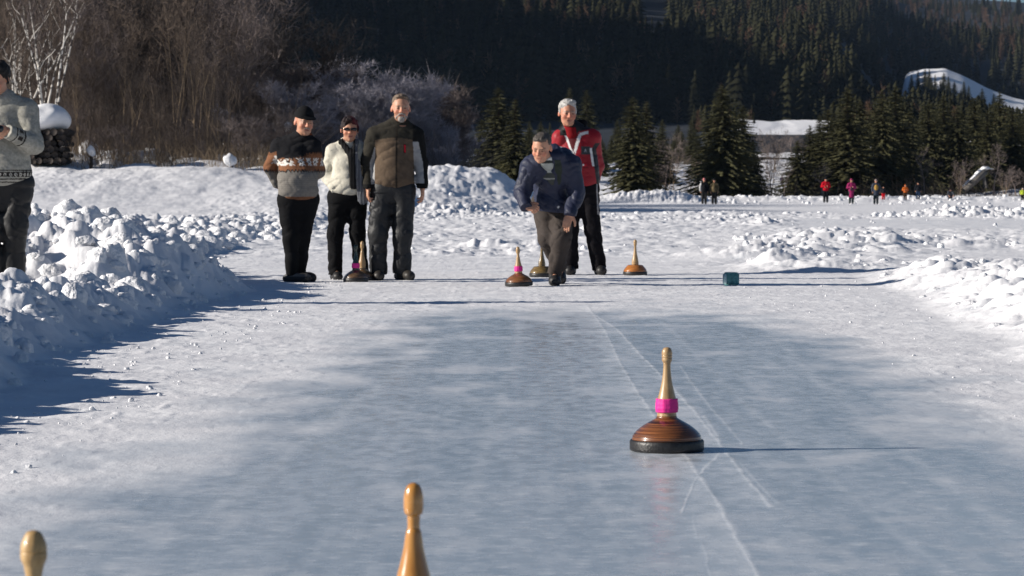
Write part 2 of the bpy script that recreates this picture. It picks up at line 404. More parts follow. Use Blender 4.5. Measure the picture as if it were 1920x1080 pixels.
# ------------------------------------------------------------------ curling stocks (turned handle, wooden disc, sole)
def lathe(prof, n=48):
    """prof: list of (r, z), bottom to top; closed at both ends"""
    r = np.array([p[0] for p in prof]); z = np.array([p[1] for p in prof]); m_ = len(prof)
    a = np.linspace(0, 2*np.pi, n, endpoint=False)
    V = np.stack([np.outer(r, np.cos(a)).ravel(), np.outer(r, np.sin(a)).ravel(), np.repeat(z, n)], 1)
    Fq = []
    for i in range(m_-1):
        for j in range(n):
            k = (j+1) % n; Fq.append((i*n+j, i*n+k, (i+1)*n+k, (i+1)*n+j))
    V = np.concatenate([V, [[0, 0, z[0]], [0, 0, z[-1]]]]); b = m_*n
    Ft = [(b, (j+1) % n, j) for j in range(n)]+[(b+1, (m_-1)*n+j, (m_-1)*n+(j+1) % n) for j in range(n)]
    return V, [np.array(Fq), np.array(Ft)]
def spline(prof, k=5):
    """Catmull-Rom through the profile; a point given as (r, z, 1) is a sharp corner"""
    out = []
    P = [(p[0], p[1]) for p in prof]; sh = [len(p) > 2 for p in prof]
    for i in range(len(P)-1):
        p1, p2 = np.array(P[i]), np.array(P[i+1])
        p0 = np.array(P[i-1]) if i > 0 and not sh[i] else p1-(p2-p1)
        p3 = np.array(P[i+2]) if i < len(P)-2 and not sh[i+1] else p2+(p2-p1)
        for t in np.linspace(0, 1, k, endpoint=False):
            q = .5*((2*p1)+(-p0+p2)*t+(2*p0-5*p1+4*p2-p3)*t*t+(-p0+3*p1-3*p2+p3)*t**3)
            out.append((max(q[0], .0004), q[1]))
    out.append(P[-1]); return out
def wood(name, c1, c2, rings=60.0, rough=.28, coat=.8, axis_scale=(1, 1, 1), amt=.5):
    m = bpy.data.materials.new(name); m.use_nodes = True; t = m.node_tree; b = t.nodes['Principled BSDF']
    tc = t.nodes.new('ShaderNodeTexCoord'); mp = t.nodes.new('ShaderNodeMapping'); mp.inputs['Scale'].default_value = axis_scale
    t.links.new(tc.outputs['Object'], mp.inputs['Vector'])
    wv = t.nodes.new('ShaderNodeTexNoise'); wv.inputs['Scale'].default_value = rings; wv.inputs['Detail'].default_value = 4; wv.inputs['Distortion'].default_value = .6
    t.links.new(mp.outputs[0], wv.inputs['Vector'])
    cr = t.nodes.new('ShaderNodeValToRGB'); cr.color_ramp.elements[0].position = .36; cr.color_ramp.elements[1].position = .66
    cr.color_ramp.elements[0].color = (*c1, 1); cr.color_ramp.elements[1].color = (*c2, 1)
    t.links.new(wv.outputs[0], cr.inputs[0]); t.links.new(cr.outputs[0], b.inputs['Base Color'])
    b.inputs['Roughness'].default_value = rough; b.inputs['Coat Weight'].default_value = coat; b.inputs['Coat Roughness'].default_value = .08
    bp = t.nodes.new('ShaderNodeBump'); bp.inputs['Strength'].default_value = .15; bp.inputs['Distance'].default_value = .002
    t.links.new(wv.outputs[0], bp.inputs['Height']); t.links.new(bp.outputs[0], b.inputs['Normal'])
    return m
W_RED = wood('varnished_red_brown_wood', (.045, .013, .004), (.29, .105, .032), 26, axis_scale=(.22, .22, 13), rough=.3)
W_BROWN = wood('varnished_brown_wood', (.10, .035, .012), (.30, .12, .04), 26, axis_scale=(.3, .3, 9), rough=.35)
W_DARK = wood('dark_varnished_wood', (.05, .028, .014), (.17, .10, .05), 26, axis_scale=(1, 1, 9), rough=.3)
W_GOLD = wood('olive_gold_wood', (.09, .055, .018), (.26, .17, .055), 24, axis_scale=(1, 1, 9), rough=.32)
W_ORANGE = wood('orange_varnished_wood', (.30, .10, .02), (.50, .19, .045), 22, axis_scale=(1, 1, 7), rough=.3)
W_PALE = wood('pale_turned_wood', (.34, .20, .085), (.50, .33, .16), 30, axis_scale=(2, 2, .3), rough=.4, coat=.5)
W_HONEY = wood('honey_varnished_wood', (.42, .17, .03), (.56, .26, .055), 26, axis_scale=(2, 2, .25), rough=.25, coat=1)
W_DULL = wood('dull_beech_wood', (.40, .24, .09), (.52, .34, .15), 40, axis_scale=(2, 2, .3), rough=.45, coat=.25)
W_GREEN = wood('dark_green_lacquer', (.012, .022, .012), (.02, .04, .02), 30, rough=.25)
M_IRON = mat('black_sole_ring', (.018, .017, .017), .42, .5, bump=(120, .5, .003), noise=(45, .5))
M_PINK = mat('pink_tape', (.74, .03, .27), .6, .3, bump=(60, .5, .004), noise=(40, .12))
def stock(label, loc, wbody, whandle, band=False, ms=1.0, hs=1.0, knob=0, lean=(0, 0), sole=M_IRON, body='dome', collar=False):
    t = thing('ice_stock', label, 'ice stock', loc, 0, 'wooden ice stocks on the lane')
    Rb = .1275*ms
    V, Fc = lathe(spline([(.004, 0, 1), (Rb*.96, 0, 1), (Rb, .004, 1), (Rb, .032, 1), (Rb-.003, .037, 1), (.02, .037, 1), (.004, .037, 1)], 3), 64)
    obj('sole_ring', npmesh('sole_ring', V, Fc), sole, t)
    if body == 'dome':
        pr = [(.01, .0372, 1), (Rb*.935, .0372, 1), (Rb*.94, .043), (Rb*.90, .055), (Rb*.78, .072), (Rb*.60, .089), (Rb*.42, .102), (Rb*.30, .111), (.034, .118, 1), (.01, .118, 1)]
    else:
        pr = [(.01, .0372, 1), (Rb*.96, .0372, 1), (Rb*.95, .05), (Rb*.82, .075), (Rb*.66, .098, 1), (Rb*.60, .104), (.035, .108, 1), (.01, .108, 1)]
    pr = spline(pr, 6)
    # turned grooves that ring the disc
    if body == 'dome':
        pr2 = []
        for (r_, z_) in pr:
            pr2.append((r_, z_))
        pr = pr2
    V, Fc = lathe(pr, 72)
    rr = np.hypot(V[:, 0], V[:, 1]); g = np.clip(np.sin(V[:, 2]*2*np.pi/.0095), -1, 1); V[:, :2] *= (1-.010*np.clip(-g, 0, 1)*(rr > .03))[:, None]
    b_ = obj('disc', npmesh('disc', V, Fc), wbody, t)
    zt = .118 if body == 'dome' else .108
    z = lambda q: zt+(q*hs)
    kk = {0: [(.0125, .178), (.0175, .192), (.0178, .199, 1), (.0165, .2005, 1), (.0182, .203, 1), (.0182, .208, 1), (.017, .2095, 1), (.0182, .212), (.0175, .224), (.012, .2345), (.004, .238, 1)],
          1: [(.0118, .150), (.0125, .172, 1), (.0175, .178), (.0190, .196), (.0175, .214), (.0120, .228), (.004, .2335, 1)],
          2: [(.0115, .160), (.0160, .186, 1), (.0205, .197), (.0212, .207, 1), (.0200, .2085, 1), (.0210, .211), (.0195, .222), (.012, .238), (.004, .242, 1)]}[knob]
    pts = [(.012, 0, 1), (.034, 0, 1), (.0325, .012), (.034, .03), (.0335, .052), (.026, .082), (.0195, .110), (.0150, .140)]+kk
    if collar: pts = [(.012, 0, 1), (.036, 0, 1), (.036, .014), (.033, .016, 1), (.036, .018, 1), (.035, .030), (.032, .032, 1), (.034, .034, 1), (.032, .046), (.024, .078), (.018, .110), (.0140, .140)]+kk
    V, Fc = lathe(spline([(p[0], z(p[1])+.0003)+tuple(p[2:]) for p in pts], 5), 40)
    obj('handle', npmesh('handle', V, Fc), whandle, t)
    if band:
        V, Fc = lathe(spline([(.033, z(.013), 1), (.0375, z(.014), 1), (.039, z(.032)), (.0365, z(.0605), 1), (.030, z(.061), 1)], 6), 40)
        a = np.arctan2(V[:, 1], V[:, 0]); V[:, :2] *= (1+.02*np.sign(np.sin(a*9))+.012*np.sin(V[:, 2]*400))[:, None]
        obj('pink_band', npmesh('pink_band', V, Fc), M_PINK, t)
    t.rotation_euler = (R(lean[0]), R(lean[1]), random.Random(int(loc[1]*100)).uniform(0, 6))
    return t
def at(px, py, z=0.0): d = DG(py, z); return (PX(px, d), d, z)
x, y, _ = at(1251, 846); FRONT = stock('red-brown grooved stock with pink band, alone in mid lane casting a long thin shadow', (x, y, .001), W_RED, W_PALE, True, hs=.99)
x, y = PX(775, 5.55), 5.55; stock('glossy honey-coloured stock handle with plain round knob at the bottom edge', (x, y, -.001), W_ORANGE, W_HONEY, knob=1, hs=1.0)
x, y = PX(60, 4.7), 4.7; stock('dull beech stock handle with ringed oval knob in the bottom left corner', (x, y, -.001), W_BROWN, W_DULL, knob=2, hs=1.0)
x, y, _ = at(973, 537); stock('tilting brown stock with pink band sliding just in front of the bending thrower', (x, y, .007), W_BROWN, W_PALE, True, hs=1.02, lean=(0, 3), knob=1)
x, y, _ = at(1016, 519); stock('olive-gold stock half hidden behind the thrower\'s leg', (x, y, .001), W_GOLD, W_GOLD, hs=1.05, body='bell', collar=True)
x, y, _ = at(1191, 516); stock('orange stock with pale handle standing alone right of the players', (x, y, .001), W_ORANGE, W_PALE, hs=1.08, body='bell', collar=True, ms=.98)
x, y, _ = at(667, 528.6); stock('dark brown stock with dark green handle and pink band at the woman\'s feet', (x, y, .001), W_DARK, W_GREEN, True, hs=1.0, ms=.95)
x, y, _ = at(679, 525.5); stock('dark stock with pale round-knobbed handle, behind the green-handled one', (x, y, .001), W_DARK, W_PALE, knob=1, hs=1.12, ms=.9)
# ------------------------------------------------------------------ the wooded hill
M_HILL = mat('forest_floor', (.035, .04, .048), .9, .1, noise=(.02, .5))
M_FOREST = mat('hill_forest', (.03, .035, .025), .9, .05, vcol=True)
def hill_z(x, y):
    px = x/y*F+960
    y0 = 780+500*ss(1560, 1700, px)
    z = 8.5+ss(400, 800, y)*7+np.clip((y-y0)/1500, 0, 2)**.95*(150+60*ss(1560, 1700, px))
    z = z+9*fbm2(x/150, y/230, 4, 101)*ss(700, 1000, y)*(1-ss(1560, 1700, px)*(1-ss(1250, 1500, y)))+14*fbm2(x/300, y/380, 3, 105)*ss(900, 1500, y)*(1-ss(1560, 1700, px)*(1-ss(1250, 1500, y)))
    z = z+16*ss(820, 1300, y)*(1-.8*ss(1560, 1700, px)*(1-ss(1250, 1500, y)))*(np.abs(fbm2(x/240+y/700, y/1500, 2, 107))*2-.6)
    # the skyline drops to the right
    z = z-52*ss(1350, 1800, px)*ss(1500, 2500, y)+30*(1-ss(500, 1500, px))*ss(1200, 2600, y)
    return z
def build_hill():
    a = np.radians(np.linspace(-16, 16, 200)); d = np.geomspace(395, 2900, 150)
    T, D = np.meshgrid(np.tan(a), d); X = (T*D).ravel(); Y = D.ravel(); Z = hill_z(X, Y)
    Z = np.where(Y < 470, Z-4*(1-ss(395, 470, Y)), Z)
    nx = len(a); i = np.arange((len(d)-1)*(nx-1)); v = (i//(nx-1))*nx+i % (nx-1)
    me = npmesh('hill', np.stack([X, Y, Z], 1), np.stack([v, v+1, v+nx+1, v+nx], 1)); tag(obj('hill', me, M_HILL), kind='structure')
def conifer_low(rng, tiers=8, seg=9):
    """a low spruce of unit height: ragged drooping skirts"""
    V = []; Fc = []
    for k in range(tiers):
        t = k/tiers; z0 = .10+.9*t; r = .19*(1-t)**.85+.012; zt = z0+1.9/tiers*.55
        n = seg; b = len(V); V.append((0, 0, min(zt, 1.0)))
        for j in range(2*n):
            a = (j+rng.uniform(-.3, .3))*math.pi/n; q = (1 if j % 2 else .45)*rng.uniform(.7, 1.2)*r
            V.append((math.cos(a)*q, math.sin(a)*q, z0+(-.035 if j % 2 else .01)*(1-t)+rng.uniform(-.012, .012)))
        for j in range(2*n): Fc.append((b, b+1+j, b+1+(j+1) % (2*n)))
    return np.array(V), np.array(Fc)
def bare_low(rng, n=70):
    """a bare larch or birch crown of unit height: upright ellipsoid of thin slivers"""
    V = []; Fc = []
    def sl(p, q, wd):
        d_ = np.array(q)-np.array(p); s = np.cross(d_, rng.normal(size=3)); s = s/np.linalg.norm(s)*wd
        b = len(V); V.extend([tuple(np.array(p)-s), tuple(np.array(p)+s), tuple(q)]); Fc.append((b, b+1, b+2))
    for _ in range(3): sl((0, 0, 0), (rng.normal()*.01, rng.normal()*.01, .95), .012)
    for _ in range(n):
        z = rng.uniform(.2, .95); a = rng.uniform(0, 6.3); L_ = (.22*math.sin(min(1, (1.05-z)*1.6)*1.5))*rng.uniform(.5, 1.1)
        p = (0, 0, z-.06); q = (math.cos(a)*L_, math.sin(a)*L_, z+L_*.6); sl(p, q, .006)
        m_ = (np.array(p)+np.array(q))/2
        for _ in range(3): sl(tuple(m_), tuple(m_+np.array([rng.normal()*.05, rng.normal()*.05, .06+rng.normal()*.04])), .006)
    return np.array(V), np.array(Fc)
def scatter_mesh(variants, P, H, ang, var, colr, colf=None):
    Vs = []; Fs = []; Cs = []; n = 0
    for i in range(len(P)):
        B, BF = variants[var[i]]; c_, s_ = math.cos(ang[i])*(.85+.8*((i*37) % 10)/10), math.sin(ang[i])*(.85+.8*((i*37) % 10)/10)
        Q = B*H[i]; Q = np.stack([Q[:, 0]*c_-Q[:, 1]*s_, Q[:, 0]*s_+Q[:, 1]*c_, Q[:, 2]], 1)+P[i]
        Vs.append(Q); Fs.append(BF+n); n += len(B)
        Cs.append(np.tile(colr[i], (len(B), 1)))
    return np.concatenate(Vs), np.concatenate(Fs), np.concatenate(Cs)
def clearing(px, py, y):
    return False
def build_forest():
    rng = np.random.default_rng(21)
    fir = [conifer_low(rng) for _ in range(6)]; bare = [bare_low(rng) for _ in range(4)]
    P = []; H = []
    # spacing grows with distance, so the wood stays closed all the way up
    n = 40000; y = 800*np.exp(rng.random(n)*math.log(2750/800)); ax = np.radians(rng.uniform(-12.5, 12.5, n)); x = y*np.tan(ax)
    # thin by a density that keeps about 1 tree per (6 m)^2 near, larger far
    keep = rng.random(n) < .55; x, y = x[keep], y[keep]
    # a looser belt of smaller trees on the flat below the hill, open at the meadow
    n2 = 4200; y2 = rng.uniform(425, 800, n2); p2 = rng.uniform(-150, 2150, n2); k2 = (p2 < 820) | (p2 > 1556) | ((p2 > 1300) & (p2 < 1418) & (y2 > 600)); y2, p2 = y2[k2], p2[k2]
    nb = len(x); x = np.concatenate([x, PX(p2, y2)]); y = np.concatenate([y, y2])
    z = hill_z(x, y)-1.0; h = (7+9.5*rng.random(len(x))**1.3)*(1+.3*fbm2(x/90, y/90, 2, 7)); h[nb:] *= .45
    px = x/y*F+960; pyt = HOR-(z+h-HC)/y*F
    out = (pyt > -60-40*(px > 2100)) | True
    # meadows left open
    crest = np.interp(px, [1660, 1697, 1730, 1770, 1800, 1850, 1900, 1960, 2100], [165, 138, 129, 128, 140, 165, 183, 198, 225])
    op = ((y < 1200) & (px > 1680) & (pyt < crest+np.interp(px, [1697, 1770, 1850, 1920], [12, 30, 18, 14]))) | ((px > 1198) & (px < 1252) & (y < 1900) & (pyt < 30)) | ((y > 1020) & (y < 1300) & (px > 1540) & (px <= 1705) & (pyt < 165)) | knob(x, y, 1.0) | ((px > 1190) & (px < 1260) & (y > 1500) & (y < 2050))
    k = ~op & (px > -250) & (px < 2200); x, y, z, h, px = x[k], y[k], z[k], h[k], px[k]
    pb = .10+.5*ss(.1, .5, fbm2(x/140, y/260, 3, 33))*ss(1100, 1700, px)*ss(700, 1100, y)+.12*(fbm2(x/60, y/90, 2, 35) > .3)
    isb = rng.random(len(x)) < pb
    col = np.where(isb[:, None], np.array([.12, .075, .05]), np.array([.021, .021, .011]))*rng.uniform(.6, 1.5, (len(x), 1))
    var = np.where(isb, 6+rng.integers(0, 4, len(x)), rng.integers(0, 6, len(x)))
    V, Fc, C = scatter_mesh(fir+bare, np.stack([x, y, z], 1), h*np.where(isb, .9, 1.0), rng.uniform(0, 6.3, len(x)), var, col)
    me = npmesh('hill_forest', V, Fc, C); o = obj('hill_forest', me, M_FOREST, smooth=False); tag(o, kind='stuff'); o['label'] = 'dark spruce forest covering the whole hill behind the lake'
def knob(x, y, grow=1.0):
    px = x/y*F+960
    return (y > 1000) & (y < 1330) & (px > 1695) & (px < 2100)
def knob_z(x, y):
    """snowy hill shoulder; its crest traced from the picture at its own distance"""
    px = x/y*F+960
    crest = np.interp(px, [1660, 1697, 1730, 1770, 1800, 1850, 1900, 1960, 2100], [165, 138, 129, 128, 140, 165, 183, 198, 225])
    return HC+(HOR-crest)/F*1180
def build_knob():
    a = np.radians(np.linspace(7.0, 12.5, 90)); d = np.linspace(990, 1340, 180)
    T, D = np.meshgrid(np.tan(a), d); X = (T*D).ravel(); Y = D.ravel()
    zc = knob_z(X, Y); Z = zc-np.where(Y < 1180, .62*(1180-Y), ((Y-1180)/180)**2*13)+.5*fbm2(X/14, Y/40, 3, 41)
    px = X/Y*F+960; Z = Z-25*(1-ss(1670, 1700, px))
    nx = len(a); i = np.arange((len(d)-1)*(nx-1)); v = (i//(nx-1))*nx+i % (nx-1)
    me = npmesh('snowy_slope', np.stack([X, Y, Z], 1), np.stack([v, v+1, v+nx+1, v+nx], 1)); tag(obj('snowy_slope', me, M_CLOD), kind='structure')
    def patch(name, p0, p1, y0, y1, q0, q1, d0, d1):
        # open meadow: a tilted snow sheet with soft relief
        u, v_ = np.meshgrid(np.linspace(0, 1, 40), np.linspace(0, 1, 14)); D = d0+(d1-d0)*v_; PXX = p0+(p1-p0)*u; X = PX(PXX, D)
        YY = y0+(y1-y0)*v_+(q0*(1-v_)+q1*v_)*u; Z = ZY(YY, D)+(.5*fbm2(X.ravel()/5, D.ravel()/25, 4, 61)).reshape(X.shape); X = X+3*fbm2(D.ravel()/20, D.ravel()*0, 3, 62).reshape(X.shape)
        i = np.arange(13*39); w_ = (i//39)*40+i % 39
        me = npmesh(name, np.stack([X.ravel(), D.ravel(), Z.ravel()], 1), np.stack([w_, w_+1, w_+41, w_+40], 1)); tag(obj(name, me, M_CLOD), kind='structure')
    patch('meadow', 1385, 1575, 292, 224, 0, 4, 402, 640)
    patch('clearing', 1195, 1255, 40, -5, 0, 6, 1560, 1900)
def build_shade_ridge():
    """an added ridge, out of view on the left, shaped to shade the foot of the hill"""
    X, Y = np.meshgrid(np.linspace(-1100, -330, 50), np.linspace(450, 2000, 60)); X = X.ravel(); Y = Y.ravel()
    top = 292*ss(600, 760, Y)*(1-.6*ss(980, 1500, Y))
    Z = 8+top*np.exp(-((X+560)/150)**2)*(1+.10*fbm2(X/60, Y/60, 4, 131))
    i = np.arange(59*49); v = (i//49)*50+i % 49
    tag(obj('shade_ridge', npmesh('shade_ridge', np.stack([X, Y, Z], 1), np.stack([v, v+1, v+51, v+50], 1)), M_HILL), kind='structure')  # unseen, put in for the shadow it casts on the hill
build_hill(); build_forest(); build_knob(); build_shade_ridge()

# ------------------------------------------------------------------ single spruces
M_NEEDLE = mat('spruce_needles', (.03, .035, .02), .75, .15, vcol=True)
M_BARK = mat('bark', (.07, .05, .04), .9, .1, noise=(6, .4, (1, 1, .2)))
def tube(pts, rad, n=6, V=None, Fs=None):
    """closed-ended tube through pts, appended to lists"""
    P = np.array(pts, float); m_ = len(P); b = len(V)
    for i in range(m_):
        d_ = P[min(i+1, m_-1)]-P[max(i-1, 0)]; d_ = d_/(np.linalg.norm(d_)+1e-9)
        u = np.cross(d_, [0.12, .99, .05]); u /= np.linalg.norm(u)+1e-9; v = np.cross(d_, u)
        for j in range(n):
            a = 2*math.pi*j/n; V.append(P[i]+rad[i]*(math.cos(a)*u+math.sin(a)*v))
    for i in range(m_-1):
        for j in range(n):
            k = (j+1) % n; Fs.append((b+i*n+j, b+i*n+k, b+(i+1)*n+k, b+(i+1)*n+j))
def spruce_meshes(seed, width=.26, dens=1.0, twin=False):
    """unit-height spruce: crown of drooping needle sprays, trunk"""
    rng = np.random.default_rng(seed); V = []; Fc = []; C = []
    def spray(p, dr, L_, wd, shade):
        # a branch: a limp feathery blade with side fingers
        dr = dr/np.linalg.norm(dr); side = np.cross(dr, [0, 0, 1.]); side /= np.linalg.norm(side)+1e-9
        nseg = 5; prev = None
        for k in range(nseg):
            t0 = k/nseg; c0 = p+dr*L_*t0+np.array([0, 0, -.30*L_*t0**1.6+.16*L_*max(0, t0-.7)])
            t1 = (k+1.25)/nseg; c1 = p+dr*L_*t1+np.array([0, 0, -.30*L_*t1**1.6+.16*L_*max(0, t1-.7)])
            w_ = wd*(1-t0*.75)
            for s in (-1, 1):
                tip = (c0+c1)/2+side*s*w_*rng.uniform(.6, 1.35)+dr*w_*.7+np.array([0, 0, -w_*rng.uniform(.1, .75)])
                b = len(V); V.extend([c0, c1, tip]); Fc.append((b, b+1, b+2)); g = shade*rng.uniform(.75, 1.25); C.extend([g, g, g])
            # hanging twig
            b = len(V); h_ = w_*rng.uniform(.5, 1.2); V.extend([c0, c1, (c0+c1)/2+np.array([rng.normal()*.003, rng.normal()*.003, -h_])]); Fc.append((b, b+1, b+2)); g = shade*rng.uniform(.7, 1.1); C.extend([g, g, g])
    lv = int(54*dens)
    for i in range(lv):
        t = (i+.5)/lv; z = .04+.95*t**.92
        r = width*(1-t)**.66*(1+.16*math.sin(i*1.7+seed))+.008
        n = int(7+10*(1-t)); a0 = rng.uniform(0, 6.3)
        for j in range(n):
            if rng.random() < .12: continue
            a = a0+6.283*j/n+rng.normal()*.2; L_ = r*rng.uniform(.62, 1.18)
            up = .30*(t-.35)+rng.normal()*.06
            spray(np.array([0, 0, z+rng.normal()*.006]), np.array([math.cos(a), math.sin(a), up]), L_, .036*(1-.6*t)*rng.uniform(.8, 1.3), rng.uniform(.7, 1.4))
    for _ in range(4): spray(np.array([0, 0, .955]), np.array([rng.normal()*.2, rng.normal()*.2, 1.]), .045, .006, 1.)
    V = np.array(V); C = np.array(C)[:, None]*np.array([.070, .068, .032])[None]
    r_ = np.hypot(V[:, 0], V[:, 1]); C = C*np.array([1, 1, 1])
    crown = npmesh('crown', V, np.array(Fc), C); crown.materials.append(M_NEEDLE)
    V = []; Fs = []; tube([(0, 0, -.03), (0, 0, .3), (0, 0, .7), (0, 0, .985)], [.016, .012, .006, .0015], 7, V, Fs)
    trunk = npmesh('trunk', np.array(V), np.array(Fs)); trunk.materials.append(M_BARK)
    return crown, trunk
SPR = [spruce_meshes(1, .27, 1.1), spruce_meshes(2, .22, 1.0), spruce_meshes(3, .30, 1.1), spruce_meshes(4, .18, .9), spruce_meshes(5, .24, 1.0)]
def link_tree(name, meshes, label, cat, loc, h, rz, group, wide=1.0, names=('crown', 'trunk')):
    t = thing(name, label, cat, loc, rz, group); t.scale = (h*wide, h*wide, h)
    for nme, me in zip(names, meshes):
        c = bpy.data.objects.new(nme, me); COL.objects.link(c); c.parent = t
    return t
def ground_z(x, y):
    z1 = float(height(np.array([x], float), np.array([y], float))[0]) if y < 455 else -99
    if y > 397:
        hz = float(hill_z(np.array([x], float), np.array([y], float))[0])
        z1 = max(z1, hz)
    return z1
# image column, top row, distance, variant, width factor, label
SP = [
 (935, 162, 232, 1, 1.25, 'tall broad spruce left of the bending thrower, its tip the higher of a close pair'),
 (966, 184, 226, 3, 1.25, 'slimmer spruce touching the right flank of the broad one left of the thrower'),
 (903, 222, 240, 1, 1.2, 'low dark spruce at the left foot of the pair left of the thrower'),
 (856, 200, 250, 3, 1.1, 'small spruce poking out of the frosty shrubs right of the bearded man'),
 (1068, 163, 330, 3, 1.0, 'spruce whose tip shows just above the white-haired man\'s head'),
 (1100, 168, 320, 3, 1.15, 'spruce whose tip shows right of the white-haired man\'s head'),
 (1187, 180, 222, 1, 1.2, 'spruce right of the man in the red jacket, leading of two tips'),
 (1212, 188, 228, 3, 1.3, 'spruce half merged into the one right of the red jacket, with the second tip'),
 (1353, 158, 224, 2, 1.12, 'largest dark spruce, broad, behind the two strollers in dark coats'),
 (1392, 196, 236, 1, 1.2, 'spruce leaning into the right side of the largest one'),
 (1415, 290, 226, 0, 1.1, 'very small spruce at the right foot of the largest one'),
 (1495, 262, 232, 0, 1.3, 'low brownish spruce left of the red-coated stroller'),
 (1518, 235, 236, 2, 1.0, 'half-height spruce beside the meadow gap'),
 (1552, 204, 235, 1, 1.3, 'spruce rising straight behind the red-coated stroller'),
 (1588, 163, 232, 1, 1.35, 'tall spruce between the red and the pink strollers'),
 (1612, 185, 240, 0, 1.1, 'spruce behind the pink stroller'),
 (1652, 168, 238, 2, .95, 'tall dark spruce behind the stroller with the mustard rucksack'),
 (1678, 160, 244, 1, 1.3, 'tall spruce above the child in red trousers'),
 (1704, 205, 250, 2, .95, 'dense spruce behind the orange-coated child'),
 (1740, 190, 262, 0, 1.15, 'spruce right of the black-clad stroller'),
 (1768, 178, 270, 1, 1.2, 'spruce under the left end of the snowy hill shoulder'),
 (1795, 196, 262, 2, 1.0, 'spruce above the crouching figure'),
 (1826, 182, 275, 0, 1.1, 'spruce straight above the snowy plank ramp'),
 (1850, 205, 268, 1, 1.25, 'spruce right of the plank ramp, left of the pale birch'),
 (1873, 172, 285, 2, .9, 'tall spruce behind the pale birch near the right edge'),
 (1897, 200, 272, 0, 1.1, 'second spruce from the right edge'),
 (1925, 190, 280, 1, 1.2, 'spruce cut by the right edge of the picture'),
]
for i, (px, py, d, v, wf, lab) in enumerate(SP):
    x = PX(px, d); z = ground_z(x, d)-.1; h = ZY(py, d)-z
    link_tree('spruce_tree', SPR[v], lab, 'spruce tree', (x, d, z), h, i*2.1, 'spruces along the far shore', wf*1.2)
# a second, looser row that closes the gaps behind
rng = np.random.default_rng(77)
G2 = 'young spruces in the second row behind the far shore'
xs = list(np.linspace(985, 1412, 40))+list(np.linspace(1545, 1990, 26))
for i, px in enumerate(xs):
    px = px+rng.uniform(-14, 14); d = rng.uniform(290, 390); x = PX(px, d); z = ground_z(x, d)-.1
    h = ZY(rng.uniform(222, 268) if px < 1430 else rng.uniform(200, 245), d)-z
    lab = 'dark spruce in the second row behind the right-hand shore trees' if px > 1430 else 'dark spruce in the second row, in the blue shade behind the middle shore trees'
    link_tree('spruce_tree', SPR[i % 5], lab, 'spruce tree', (x, d, z), h, rng.uniform(0, 6), G2 if px > 1430 else 'young spruces in the shaded middle gap', rng.uniform(1., 1.3))
# the small ones against the bright snow of the hill shoulder
for i, (px, py, dd) in enumerate([(1708, 140, 1128), (1720, 133, 1135), (1733, 129, 1150), (1741, 130, 1148), (1752, 140, 1120), (1768, 136, 1130), (1777, 143, 1118), (1762, 152, 1095), (1788, 152, 1110), (1806, 152, 1120), (1815, 160, 1100), (1800, 168, 1080), (1745, 150, 1085), (1722, 150, 1080), (1840, 165, 1110), (1862, 175, 1120), (1775, 165, 1070), (1790, 172, 1062)]):
    x = PX(px, dd); h = 9+2.5*(i % 3); z = ZY(py, dd)-h
    link_tree('spruce_tree', SPR[(1, 3, 4)[i % 3]], 'small dark spruce standing against the sunlit snow of the hill shoulder', 'spruce tree', (x, dd, z), h, i*1.3, 'small spruces on the snowy hill shoulder', 1.1)

